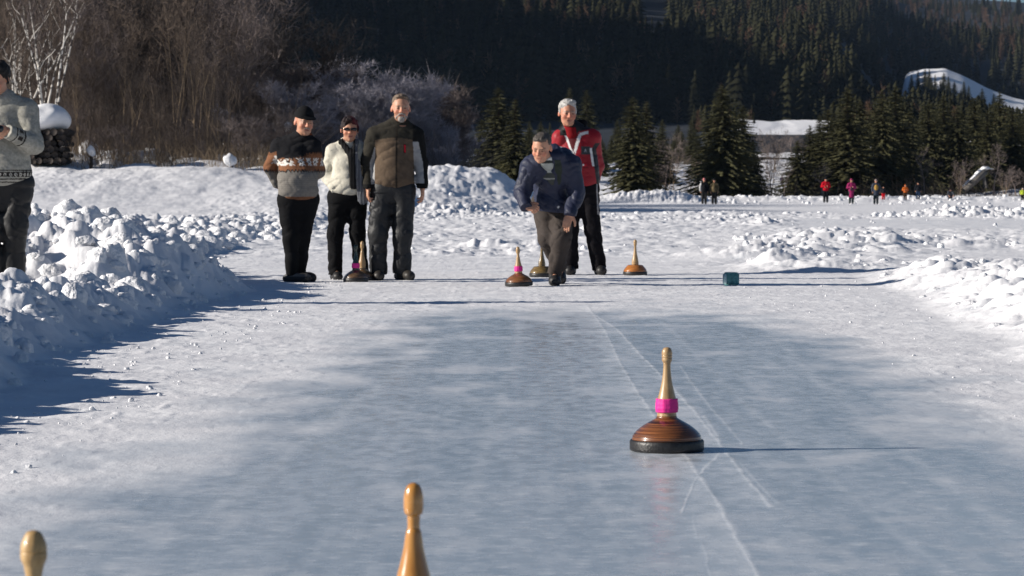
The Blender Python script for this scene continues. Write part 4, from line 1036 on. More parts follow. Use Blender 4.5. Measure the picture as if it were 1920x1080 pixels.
def man_cap():
    sc = 196.7; X = lambda px: (px-560)/sc; Zz = lambda py: (529-py)/sc
    d = HC*F/(529-HOR); loc = (PX(560, d), d, 0)
    J = dict(neck=(.035, .03, 1.38), shoL=(-.185, .05, 1.285), shoR=(.135, .0, 1.29), elbL=(-.278, .10, 1.09), elbR=(.185, .10, 1.06), wriL=(-.205, .21, .915), wriR=(.04, .25, .93),
             hipL=(-.09, .0, .78), hipR=(.075, .04, .78), kneL=(-.072, -.02, .44), kneR=(.035, .06, .45), ankL=(-.065, .0, .075), ankR=(.0, .10, .075), toeL=(.125, -.07, .055), toeR=(.17, .07, .055),
             pel=((0, .02, .80), (.185, .145, .14)))
    top = [((-.025, .03, 1.20), (.185, .135, .19)), ((-.005, -.035, .98), (.195, .165, .21))]
    armr = (.082, .062, .052)
    t, o, Mh = person('stocky man in black cap and snowflake-patterned sweater, arms behind his back', 'person', loc, J, (.056, -.03, 1.522), (.12, .05, .42), top, armr, (.112, .084), None,
                      hands=[hand_prims(J['wriL'], (.9, .3, -.25), (0, .9, 0), 1, .5), hand_prims(J['wriR'], (-.9, .1, -.3), (0, .9, 0), -1, .5)], headkw=dict(wide=1.05, jaw=1.2, nose=1.03),
                      facekw=dict(brow=v3(.18, .15, .13), base=v3(.50, .25, .155)) if False else dict(brow=v3(.18, .15, .13)))
    P = [ell(c, r, .07) for c, r in top]+[cone(J['neck'], J['shoL'], .07, .085, .06), cone(J['neck'], J['shoR'], .07, .08, .06)]+arm_prims(J, armr, -.01)
    P += [ell((-.0, -.01, .86), (.192, .160, .10), .05), cone((.03, .02, 1.35), (.045, .01, 1.42), .075, .068, .03, clip=[((.045, .0, 1.425), (.1, -.35, 1))])]
    def cf(V):
        x, y, z = V.T; C = np.zeros((len(V), 3)); blk = v3(.014, .014, .016); gry = v3(.20, .185, .165); org = v3(.215, .098, .052); wht = v3(.62, .60, .56)
        dl, tl = segd(V, J['elbL'], J['shoL']); arm = x < -.205+.1*(1.2-z)*0
        u = x+.9*y; zz = z+.012*tri(u/.032)
        top_ = np.where(arm, 1.235, 1.175+.055*ss(-.05, .16, x)); C[:] = gry
        C[zz > 1.052] = blk; C[zz > 1.066] = org; C[zz > top_] = blk
        un = ((u+.03) % .115)-.0575; vz = z-np.where(arm, 1.165, 1.145); au, av = np.abs(un), np.abs(vz)
        star = ((np.minimum(au, av) < .010) | (np.abs(au-av) < .009)) & (np.maximum(au, av) < .038)
        C[star & (z < top_)] = wht; C[((au+av) < .013) & (z < top_)] = blk
        band = (np.abs(zz-(top_-.012)) < .006); C[band] = org*.6
        C[(z < .815)] = org*.9; C[(z > 1.40) & (y < .02) & (x > .07)] = v3(.16, .05, .025)
        zip_ = (np.abs(x-.045-.0*z) < .006) & (z > 1.17) & (y < 0); C[zip_] = blk*.6
        rib = 1+.12*np.sin(z*2*np.pi/.012); return C*rib[:, None]*(1+.12*vn3(V*90, 3))[:, None]
    part('sweater', P, .0075, cf, M_CLOTH, t, disp=lambda Pn: fold(Pn, 11, .007), planes=[((0, 0, .79), (0, .05, -1))])
    P = [ell(*J['pel'], .05)]+legs_prims(J, (.114, .080, .060))+[ell((.0, .06, .80), (.17, .13, .15), .05)]
    part('trousers', P, .008, lambda V: np.tile(v3(.010, .010, .011), (len(V), 1))*(1+.2*vn3(V*8, 2))[:, None], M_CLOTH, t, disp=lambda Pn: fold(Pn, 21, .010, 7, 14)*(Pn[:, 2] < .75), planes=[((0, 0, .93), (0, 0, 1))])
    foot(t, J['ankR'], J['toeR'], size=1.05); foot(t, J['ankL'], J['toeL'], size=1.0, patch=(.10, .095, .09))
    # cap: soft crown and small peak
    cp = part('cap', xf([ell((0, .012, .060), (.090, .106, .046), .02, clip=[((0, 0, .048), (0, .12, -1))]), cone((0, .01, .055), (0, .01, .072), .090, .086, .02, flat=((0, 1, 0), 1.14), clip=[((0, 0, .047), (0, .12, -1))])], Mh, o), .006, v3(.012, .012, .013), M_CLOTH, t)
    part('peak', xf([ell((0, -.098, .054), (.080, .078, .010), .01, M=rotm(.22))], Mh, o), .005, v3(.010, .010, .011), M_CLOTH, cp)
    hairpart('hair', t, o, Mh, [ell((0, .035, .01), (.083, .082, .065), .01), FACECUT(.03)], (.30, .27, .24), seed=3)
    hairpart('moustache', t, o, Mh, [cone((-.024, -.098, -.054), (0, -.105, -.046), .006, .0075, .004), cone((.024, -.098, -.054), (0, -.105, -.046), .006, .0075, .004)], (.26, .20, .17), .004, 4, .001)
def woman():
    sc = 193.5; d = HC*F/(524.3-HOR); loc = (PX(652, d), d, 0)
    J = dict(neck=(.012, .03, 1.325), shoL=(-.145, .03, 1.245), shoR=(.175, .04, 1.245), elbL=(-.205, .06, 1.02), elbR=(.225, .07, 1.02), wriL=(-.118, -.055, .90), wriR=(.175, -.05, .89),
             hipL=(-.09, .02, .80), hipR=(.085, .02, .80), kneL=(-.118, .0, .45), kneR=(.095, .0, .45), ankL=(-.125, .02, .075), ankR=(.135, .03, .075), toeL=(-.075, -.13, .05), toeR=(.16, -.14, .05), pel=((0, .02, .82), (.185, .135, .135)))
    top = [((.015, .02, 1.15), (.175, .125, .18)), ((.02, -.015, .96), (.18, .145, .18)), ((.0, -.06, 1.13), (.12, .07, .07))]
    armr = (.078, .062, .055)
    t, o, Mh = person('woman with sunglasses in a cream fleece with a long black and grey scarf', 'person', loc, J, (.022, -.02, 1.468), (.05, 0, .12), top, armr, (.10, .075), None,
                      hands=[hand_prims(J['wriL'], (.3, -.1, -1), (.9, .3, 0), 1, .6, .9), hand_prims(J['wriR'], (-.2, -.1, -1), (-.9, .3, 0), -1, .6, .9)], headkw=dict(wide=1.0, jaw=.98, nose=.97), hsc=.97,
                      facekw=dict(brow=v3(.06, .03, .03), lips=v3(.42, .10, .09)))
    P = [ell(c, r, .06) for c, r in top]+[cone(J['neck'], J['shoL'], .07, .078, .06), cone(J['neck'], J['shoR'], .07, .078, .06)]+arm_prims(J, armr, .03)
    P += [ell((.02, .0, .90), (.182, .145, .09), .05)]
    P += [cone((-.0, .03, 1.30), (-.01, .01, 1.375), .074, .082, .02, clip=[((0, 0, 1.375), (-.25, -.45, 1))])]
    part('fleece_pullover', P, .0075, lambda V: np.tile(v3(.60, .57, .48), (len(V), 1))*(1+.07*vn3(V*60, 5))[:, None], M_CLOTH, t, disp=lambda Pn: fold(Pn, 31, .011, 8, 20), planes=[((0, 0, .835), (-.12, .05, -1))])
    P = [ell(*J['pel'], .05)]+legs_prims(J, (.108, .080, .068))
    part('trousers', P, .008, v3(.009, .009, .010), M_CLOTH, t, disp=lambda Pn: fold(Pn, 41, .011, 7, 15)*(Pn[:, 2] < .75), planes=[((0, 0, .94), (0, 0, 1))])
    foot(t, J['ankL'], J['toeL'], size=.95); foot(t, J['ankR'], J['toeR'], size=.95)
    hairpart('hair', t, o, Mh, [ell((0, .022, .048), (.084, .100, .084), .01), ell((-.01, -.05, .095), (.065, .05, .035), .02), cone((-.075, -.01, .03), (-.078, -.03, -.01), .016, .008, .01), cone((.075, -.01, .03), (.078, -.03, -.01), .016, .008, .01), FACECUT(.035)], (.018, .008, .008), seed=9, amp=.009, col2=(.11, .010, .018))
    g = part('sunglasses', xf([ell((-.034, -.100, .006), (.031, .011, .0165), .003), ell((.034, -.100, .006), (.031, .011, .0165), .003), cone((-.01, -.106, .010), (.01, -.106, .010), .004, .004, .003), cone((-.062, -.094, .012), (-.078, .0, .012), .004, .003, .002), cone((.062, -.094, .012), (.078, .0, .012), .004, .003, .002)], Mh, o), .004, v3(.008, .008, .009), M_GLASS, t)
    def scarfcol(V):
        x = V[:, 0]; n = np.sin(x*2*np.pi/.028+V[:, 2]*3); C = np.tile(v3(.012, .012, .013), (len(V), 1)); m_ = (x > .085+.12*(1.15-V[:, 2])*.35); C[m_] = v3(.115, .12, .135); C[m_ & (n > .93)] = v3(.22, .23, .25); return C
    P = [cone((-.055, -.045, 1.345), (.055, -.14, 1.20), .026, .038, .02, flat=((0, 1, 0), .7)), cone((.085, -.045, 1.34), (.06, -.14, 1.20), .026, .036, .02, flat=((0, 1, 0), .7)),
         cone((-.06, -.03, 1.35), (-.03, .09, 1.36), .028, .03, .02), cone((.085, -.03, 1.35), (.06, .09, 1.36), .028, .03, .02), cone((-.03, .09, 1.36), (.06, .09, 1.36), .03, .03, .02),
         cone((.055, -.155, 1.20), (.075, -.168, .93), .040, .050, .01, flat=((0, 1, 0), .30), clip=[((0, 0, .885), (0, 0, -1))]),
         cone((.085, -.150, 1.22), (.155, -.155, .78), .028, .046, .01, flat=((0, 1, 0), .34), clip=[((0, 0, .735), (0, 0, -1))])]
    part('scarf', P, .006, scarfcol, M_CLOTH, t, disp=lambda Pn: .0025*np.sin(Pn[:, 0]*2*np.pi/.03+Pn[:, 2]*2))
def bearded():
    sc = 192.5; d = HC*F/(525-HOR); loc = (PX(737, d), d, 0)
    J = dict(neck=(.055, .03, 1.52), shoL=(-.175, .03, 1.415), shoR=(.215, .03, 1.41), elbL=(-.262, .06, 1.13), elbR=(.272, .06, 1.13), wriL=(-.24, -.04, .90), wriR=(.288, -.02, .905),
             hipL=(-.10, .02, .87), hipR=(.10, .02, .87), kneL=(-.142, -.01, .46), kneR=(.095, -.01, .46), ankL=(-.150, .02, .08), ankR=(.085, .03, .08), toeL=(-.125, -.17, .055), toeR=(.20, -.12, .055), pel=((0, .02, .90), (.20, .14, .14)))
    top = [((.02, .03, 1.30), (.205, .135, .21)), ((.01, .0, 1.06), (.20, .15, .22))]
    armr = (.088, .068, .056)
    t, o, Mh = person('tall man with grey beard in a taupe and black fleece jacket', 'person', loc, J, (.078, -.02, 1.672), (.03, .02, .12), top, armr, (.118, .09), None,
                      hands=[hand_prims(J['wriR'], (.03, -.1, -1), (-.95, .2, 0), 1, .35, 1.08), hand_prims(J['wriL'], (-.05, -.1, -1), (.95, .2, 0), -1, .4, 1.05)], headkw=dict(wide=1.0, jaw=1.1), hsc=1.07,
                      facekw=dict(brow=v3(.30, .24, .18), stubble=.2))
    P = [ell(c, r, .06) for c, r in top]+[cone(J['neck'], J['shoL'], .075, .088, .07), cone(J['neck'], J['shoR'], .075, .088, .07)]+arm_prims(J, armr, .03)
    P += [ell((.01, .0, .97), (.198, .150, .10), .05), cone((.055, .035, 1.48), (.06, .02, 1.56), .083, .078, .03, clip=[((.06, 0, 1.562), (0, -.55, 1))])]
    def cf(V):
        x, y, z = V.T; ol = v3(.035, .032, .026); ta = v3(.115, .083, .058); wh = v3(.34, .34, .34); bk = v3(.012, .012, .012); C = np.tile(ta, (len(V), 1))
        fr = y < .06
        C[(z > 1.365+.02*np.cos((x-.02)*9))] = ol
        dR, tR = segd(V, J['shoR'], J['elbR']); dR2, _ = segd(V, J['elbR'], J['wriR']); dL, tL = segd(V, J['shoL'], J['elbL']); dL2, _ = segd(V, J['elbL'], J['wriL'])
        aR = x > .200+.03*(1.25-z); C[aR] = bk
        ax_ = np.interp(z, [.9, 1.13, 1.41], [.288, .272, .215]); strip = aR & (z < 1.345) & (z > 1.0-.055) & (x < ax_+.022) & fr; C[strip] = wh
        aL = x < -.175; C[aL] = ol; axl = np.interp(z, [.9, 1.13, 1.41], [-.24, -.262, -.175]); C[aL & (z < 1.33) & (x > axl+.035) & fr] = wh
        C[(z < .935) & (aR | aL)] = bk
        C[(np.abs(x-.040) < .007) & (y < 0) & (z < 1.5)] = v3(.03, .025, .02); C[(np.abs(np.abs(x-.040)-.010) < .003) & (y < 0)] *= .7
        C[(np.abs(x-.118) < .012) & (z > 1.235) & (z < 1.325) & (y < 0)] = v3(.02, .018, .016)
        C[(np.abs(x-.118) < .0085) & (z > 1.245) & (z < 1.315) & (y < 0)] = v3(.50, .018, .035)
        C[(np.abs(x-.10) < .03) & (np.abs(z-1.50) < .006) & (y < 0)] = v3(.35, .18, .13)
        return C*(1+.08*vn3(V*40, 5))[:, None]
    part('fleece_jacket', P, .0075, cf, M_CLOTH, t, disp=lambda Pn: fold(Pn, 51, .008, 8, 18), planes=[((0, 0, .895), (0, .05, -1))])
    P = [ell(*J['pel'], .05)]+legs_prims(J, (.122, .098, .085))
    part('trousers', P, .008, lambda V: np.tile(v3(.022, .023, .025), (len(V), 1))*(1+.12*vn3(V*10, 5))[:, None], M_NYLON, t, disp=lambda Pn: fold(Pn, 61, .013, 7, 13)*(Pn[:, 2] < .85), planes=[((0, 0, 1.02), (0, 0, 1))])
    foot(t, J['ankL'], J['toeL'], size=1.1, c=(.03, .026, .022)); foot(t, J['ankR'], J['toeR'], size=1.1, c=(.03, .026, .022))
    hairpart('hair', t, o, Mh, [ell((0, .030, .060), (.088, .102, .084), .01), ell((0, -.04, .112), (.062, .05, .026), .02), ell((0, -.115, .06), (.064, .07, .058), .015, sub=True), FACECUT(.02)], (.17, .125, .09), seed=5, amp=.005)
    hairpart('beard', t, o, Mh, [ell((0, -.088, -.105), (.034, .028, .034), .01), cone((-.046, -.07, -.09), (-.03, -.09, -.065), .012, .008, .01), cone((.046, -.07, -.09), (.03, -.09, -.065), .012, .008, .01), cone((-.028, -.103, -.060), (0, -.109, -.050), .007, .008, .004), cone((.028, -.103, -.060), (0, -.109, -.050), .007, .008, .004), ell((0, -.112, -.073), (.018, .016, .006), .004, sub=True)], (.32, .285, .255), .005, 6, .003)
    c = part('shirt_collar', [cone((.055, .02, 1.51), (.06, .0, 1.565), .064, .062, .01, clip=[((.06, 0, 1.572), (0, -.3, 1))])], .007, v3(.012, .011, .011), M_CLOTH, t)
def thrower():
    sc = 203.0; d = HC*F/(535-HOR); loc = (PX(1040, d), d, 0)
    J = dict(neck=(-.07, -.33, 1.155), shoL=(-.215, -.27, 1.10), shoR=(.145, -.24, 1.11), elbL=(-.305, -.27, .86), elbR=(.200, -.22, .86), wriL=(-.270, -.42, .735), wriR=(.135, -.36, .665),
             hipL=(-.10, .10, .76), hipR=(.07, .10, .76), kneL=(-.060, -.02, .44), kneR=(.060, -.14, .43), ankL=(.06, .42, .16), ankR=(.0, -.02, .10), toeL=(.06, .30, .06), toeR=(.0, -.24, .055), pel=((-.01, .12, .77), (.175, .135, .13)))
    top = [((-.02, -.17, 1.05), (.205, .17, .19)), ((.03, -.10, 1.15), (.17, .15, .135)), ((-.015, .03, .87), (.185, .155, .18))]
    armr = (.095, .078, .058)
    t, o, Mh = person('man in a navy jacket bending forward on one leg after releasing his stock', 'person', loc, J, (-.125, -.46, 1.262), (.36, .06, -.28), top, armr, (.105, .08), None,
                      hands=[hand_prims(J['wriL'], (.95, -.25, -.22), (.1, .75, -.5), 1, .95, 1.1), hand_prims(J['wriR'], (-.35, -.25, -1), (.3, .85, -.3), 1, .25, 1.1)], headkw=dict(wide=1.0, jaw=1.1, nose=1.04), hsc=1.04, facekw=dict(brow=v3(.07, .05, .04), stubble=.15))
    T = [ell(c, r, .06) for c, r in top]
    inner = [ell(c, np.array(r)*.955, .06) for c, r in top]+[cone(J['neck'], J['shoL'], .06, .06, .05), cone(J['neck'], J['shoR'], .06, .06, .05), cone((-.06, -.33, 1.13), (-.105, -.40, 1.185), .068, .064, .02, clip=[((-.105, -.40, 1.175), (-.2, -.5, .8))])]
    def ci(V):
        z = V[:, 2]; C = np.tile(v3(.36, .38, .36), (len(V), 1)); C[z > 1.15] = v3(.62, .62, .58); C[(z < 1.150) & (z > 1.120)] = v3(.035, .04, .04); C[z < 1.035] = v3(.06, .065, .06); C[(z < .99) & (z > .975)] = v3(.3, .3, .28); return C*(1+.1*vn3(V*80, 2))[:, None]
    part('sweater', inner, .008, ci, M_CLOTH, t, planes=[((0, 0, .80), (0, 0, -1))])
    P = T+[cone(J['neck'], J['shoL'], .08, .095, .07), cone(J['neck'], J['shoR'], .08, .095, .07)]+arm_prims(J, armr, .035)
    P += [cone((-.02, -.06, .86), (-.03, -.13, .74), .17, .17, .06, flat=((0, 1, 0), .75)), cone((.03, .05, .86), (.02, .06, .76), .17, .165, .06, flat=((0, 1, 0), .8)),
          cone((-.165, -.30, 1.17), (-.02, -.22, 1.25), .050, .055, .04), cone((-.02, -.22, 1.25), (.035, -.34, 1.19), .055, .045, .04)]
    P += [cone((-.095, -.45, 1.17), (-.065, -.385, 1.04), .070, .060, .012, sub=True), cone((-.065, -.385, 1.04), (-.020, -.30, .90), .060, .020, .012, sub=True)]
    def cf(V):
        x, y, z = V.T; C = np.tile(v3(.022, .027, .055), (len(V), 1)); dd, tt = segd(V, (.035, -.42, 1.16), (.045, -.30, .80)); C[(dd < .045) & (z < 1.15)] = v3(.014, .022, .014)
        dd, tt = segd(V, (-.02, -.5, .74), (.02, -.5, .74)); C[(np.hypot(x-.030, z-.722) < .010) & (y < -.1)] = v3(.6, .6, .6)
        return C*(1+.15*vn3(V*12, 7))[:, None]
    part('jacket', P, .0075, cf, M_NYLON, t, disp=lambda Pn: fold(Pn, 71, .014, 8, 15), planes=[((0, -.2, .675), (-.10, .10, -1))])
    P = [ell(*J['pel'], .05)]+legs_prims(dict(J, cuffdrop=.0), (.118, .092, .072))
    part('trousers', P, .008, lambda V: np.tile(v3(.062, .052, .047), (len(V), 1))*(1+.12*vn3(V*10, 5))[:, None], M_CLOTH, t, disp=lambda Pn: fold(Pn, 81, .014, 8, 11)*(Pn[:, 2] < .75), planes=[((0, 0, .90), (0, 0, 1))])
    foot(t, J['ankR'], J['toeR'], size=1.15, name='boot'); foot(t, J['ankL'], J['toeL'], size=1.1, name='boot')
    part('boot_shaft', [cone((0, -.02, .06), (0, -.015, .17), .055, .055, .02)], .008, v3(.016, .015, .015), M_SHOE, t)
    hairpart('hair', t, o, Mh, [ell((0, .030, .050), (.084, .104, .084), .01), ell((0, -.045, .103), (.060, .046, .025), .02), ell((0, -.125, .045), (.064, .07, .055), .015, sub=True), FACECUT(.02)], (.085, .072, .062), seed=7, amp=.005)
def redman():
    sc = 181.5; d = HC*F/(515-HOR); loc = (PX(1095, d), d, 0)
    J = dict(neck=(-.125, .02, 1.515), shoL=(-.235, .03, 1.41), shoR=(.085, .05, 1.415), elbL=(-.315, .08, 1.14), elbR=(.135, .13, 1.13), wriL=(-.24, -.02, .95), wriR=(.10, .22, .93),
             hipL=(-.12, .02, .88), hipR=(.04, .02, .88), kneL=(-.14, .0, .47), kneR=(.085, .0, .47), ankL=(-.135, .02, .08), ankR=(.160, .04, .08), toeL=(-.155, -.17, .055), toeR=(.19, -.15, .055), pel=((-.04, .02, .90), (.19, .14, .14)))
    top = [((-.07, .03, 1.30), (.195, .135, .20)), ((-.05, .01, 1.08), (.20, .15, .21))]
    armr = (.090, .075, .06)
    t, o, Mh = person('white-haired man in a red ski jacket with white lapels, standing behind the thrower', 'person', loc, J, (-.172, -.03, 1.668), (.08, .05, .22), top, armr, (.115, .085), None,
                      hands=[hand_prims(J['wriR'], (-.4, .2, -1), (0, -.9, 0), 1, .5), hand_prims(J['wriL'], (.1, -.2, -1), (.9, .2, 0), -1, .5)], headkw=dict(wide=.97, jaw=1.1), hsc=1.08, facekw=dict(brow=v3(.30, .26, .22)), skinc=v3(.50, .235, .15))
    P = [ell(c, r, .06) for c, r in top]+[cone(J['neck'], J['shoL'], .08, .092, .07), cone(J['neck'], J['shoR'], .08, .092, .07)]+arm_prims(J, armr, .03)
    P += [ell((-.045, .01, .98), (.198, .150, .10), .05), cone((-.05, .02, 1.2), (-.04, .03, .95), .18, .185, .05, flat=((0, 1, 0), .8))]
    def cf(V):
        x, y, z = V.T; red = v3(.29, .010, .018); bk = v3(.014, .013, .015); wh = v3(.72, .70, .68); C = np.tile(red, (len(V), 1)); fr = y < .03
        cx = -.115; m1, _ = segd(V*v3(1, 0, 1), (-.195, 0, 1.45), (-.125, 0, 1.265)); m2, _ = segd(V*v3(1, 0, 1), (-.045, 0, 1.44), (-.108, 0, 1.25))
        C[(m2 < .017) & fr] = wh; C[(m1 < .012) & fr] = wh
        tri_ = fr & (z > 1.27) & (x > -.185+.35*(1.46-z)) & (x < -.065-.25*(1.46-z)); C[tri_] = v3(.10, .008, .012)
        C[fr & (np.abs(x+.0) < .045) & (np.abs(z-1.462-(x)*.25) < .016)] = wh*.95
        C[fr & (np.abs(x-.015) < .047) & (np.abs(z-1.285) < .042)] = v3(.045, .045, .048)
        lg = fr & (np.abs(x-.012) < .011) & (np.abs(z-1.288) < .012) & (np.abs(x-.012) < (1.302-z)); C[lg] = wh*.5; C[fr & (np.abs(x-.012) < .013) & (np.abs(z-1.266) < .003)] = wh*.45
        sx = np.interp(z, [.9, 1.1, 1.3, 1.36], [.135, .105, .075, .115]); C[(x > sx) & (z < 1.36) & (x < sx+.05)] = bk
        dw = np.abs(x-(sx-.008)); C[(dw < .012) & (z < 1.31) & (z > 1.12) & fr] = wh
        C[(np.abs(x+.105) < .006) & fr & (z < 1.27)] = red*.4; C[fr & (np.abs(x-.0) < .04) & (np.abs(z-1.11) < .004)] = red*.35
        C[fr & (np.hypot(x+.01, z-1.135) < .010)] = wh*.8
        C[(z < .905)] = red*.5; C[(z > 1.462+.25*np.abs(x+.12)) | ((z > 1.44) & (x < -.16) & (y < 0) & (x > -.25))] = bk
        return C
    part('ski_jacket', P, .0075, cf, M_NYLON, t, disp=lambda Pn: fold(Pn, 91, .009, 7, 14), planes=[((0, 0, .895), (0, .05, -1))])
    part('hood_collar', [cone((-.215, .05, 1.50), (-.14, .12, 1.56), .045, .055, .04), cone((-.14, .12, 1.56), (-.02, .08, 1.55), .055, .050, .04), cone((-.02, .08, 1.55), (-.005, -.03, 1.48), .050, .030, .04), cone((-.215, .05, 1.50), (-.205, -.03, 1.475), .045, .030, .03)], .008, v3(.012, .011, .012), M_CLOTH, t, disp=lambda Pn: fold(Pn, 95, .006))
    part('neck_warmer', [cone((-.125, -.015, 1.45), (-.150, -.025, 1.555), .076, .064, .02, clip=[((-.15, 0, 1.56), (0, -.5, 1))])], .007, v3(.22, .010, .014), M_CLOTH, t)
    P = [ell(*J['pel'], .05)]+legs_prims(J, (.115, .086, .078))
    def ct(V):
        C = np.tile(v3(.010, .009, .011), (len(V), 1)); ox = np.interp(V[:, 2], [.1, .47, .88], [.225, .165, .145]); C[(np.abs(V[:, 0]-ox+.012) < .008) & (V[:, 2] > .62) & (V[:, 1] < .03)] = v3(.30, .29, .29); return C
    part('trousers', P, .008, ct, M_CLOTH, t, disp=lambda Pn: fold(Pn, 97, .010, 7, 14)*(Pn[:, 2] < .85), planes=[((0, 0, 1.02), (0, 0, 1))])
    foot(t, J['ankL'], J['toeL'], size=1.1); foot(t, J['ankR'], J['toeR'], size=1.1)
    hairpart('hair', t, o, Mh, [ell((0, .028, .060), (.089, .104, .088), .01), ell((0, -.045, .118), (.070, .050, .030), .02), cone((-.08, .0, .04), (-.082, .01, -.01), .014, .012, .01), cone((.08, .0, .04), (.082, .01, -.01), .014, .012, .01), ell((0, -.125, .045), (.062, .07, .055), .015, sub=True), FACECUT(.02)], (.42, .41, .39), seed=8, amp=.008)
def left_person():
    d = 23.0; sc = F/d; gz = float(ZY(545, d)); loc = (PX(20, d), d, gz)
    J = dict(neck=(-.07, .03, 1.475), shoL=(-.25, .03, 1.38), shoR=(.125, .02, 1.385), elbL=(-.30, -.02, 1.12), elbR=(.185, -.06, 1.125), wriL=(-.16, -.24, 1.22), wriR=(.035, -.25, 1.215),
             hipL=(-.15, .02, .82), hipR=(.06, .02, .82), kneL=(-.16, .0, .46), kneR=(.03, .0, .46), ankL=(-.17, .02, .08), ankR=(.015, .03, .08), toeL=(-.18, -.17, .055), toeR=(.02, -.17, .055), pel=((-.045, .02, .84), (.185, .14, .14)))
    top = [((-.06, .03, 1.25), (.205, .14, .20)), ((-.05, -.01, 1.0), (.205, .155, .22))]
    armr = (.092, .078, .056)
    t, o, Mh = person('dark-haired person in pale grey patterned sweater cut off by the left edge', 'person', loc, J, (-.092, -.03, 1.625), (.25, 0, -.35), top, armr, (.115, .088), None,
                      hands=[hand_prims(J['wriR'], (-1, -.35, .25), (-.3, .9, 0), 1, .9, 1.05), hand_prims(J['wriL'], (1, -.35, .25), (.3, .9, 0), -1, .9, 1.05)], headkw=dict(wide=1.0), facekw=dict(brow=v3(.04, .03, .03)))
    P = [ell(c, r, .06) for c, r in top]+[cone(J['neck'], J['shoL'], .075, .088, .07), cone(J['neck'], J['shoR'], .075, .088, .07)]+arm_prims(J, armr, .02)
    P += [ell((-.05, .0, .90), (.215, .165, .12), .05), cone((-.07, .03, 1.42), (-.07, .01, 1.50), .085, .080, .03, clip=[((-.07, 0, 1.505), (0, -.5, 1))])]
    def cf(V):
        x, y, z = V.T; base = v3(.33, .32, .28); dk = v3(.035, .03, .028); C = np.tile(base, (len(V), 1))
        for zc, hw in ((.925, .006), (.86, .006), (.835, .004)): C[np.abs(z-zc) < hw] = dk
        m_ = np.abs(z-.893) < .019; C[m_] = dk; u = ((x+y) % .05)-.025; C[m_ & (np.abs(np.hypot(u, (z-.893)*1.3)-.011) < .0045)] = v3(.5, .48, .42)
        for s in 'LR':
            dd, tt = segd(V, J['elb'+s], J['wri'+s]); on = dd < .085
            q = tt; C[on & (np.abs(q-.56) < .025)] = dk; C[on & (np.abs(q-.86) < .02)] = dk; b_ = on & (np.abs(q-.71) < .085)
            C[b_] = base*.8; C[b_ & (np.abs(((z*1.0+y*.5) % .06)-.03) < .014)] = dk
        return C*(1+.22*vn3(V*95, 4))[:, None]
    part('sweater', P, .0075, cf, M_CLOTH, t, disp=lambda Pn: fold(Pn, 111, .009, 8, 18), planes=[((0, 0, .79), (0, 0, -1))])
    P = [ell(*J['pel'], .05)]+legs_prims(J, (.125, .098, .085))
    part('trousers', P, .009, v3(.011, .011, .012), M_NYLON, t, disp=lambda Pn: fold(Pn, 121, .014, 7, 13)*(Pn[:, 2] < .8), planes=[((0, 0, .96), (0, 0, 1))])
    foot(t, J['ankL'], J['toeL']); foot(t, J['ankR'], J['toeR'])
    hairpart('hair', t, o, Mh, [ell((0, .030, .050), (.092, .106, .094), .01), ell((0, -.045, .10), (.075, .055, .035), .02), cone((.078, -.0, .03), (.08, .01, -.03), .018, .014, .01), cone((-.078, -.0, .03), (-.08, .01, -.03), .018, .014, .01), FACECUT(.03)], (.012, .009, .008), seed=12, amp=.008)
    part('camera', [cone((-.11, -.33, 1.24), (-.02, -.33, 1.24), .028, .028, .004, flat=((0, 1, 0), .6))], .006, v3(.015, .015, .016), M_GLASS, t)
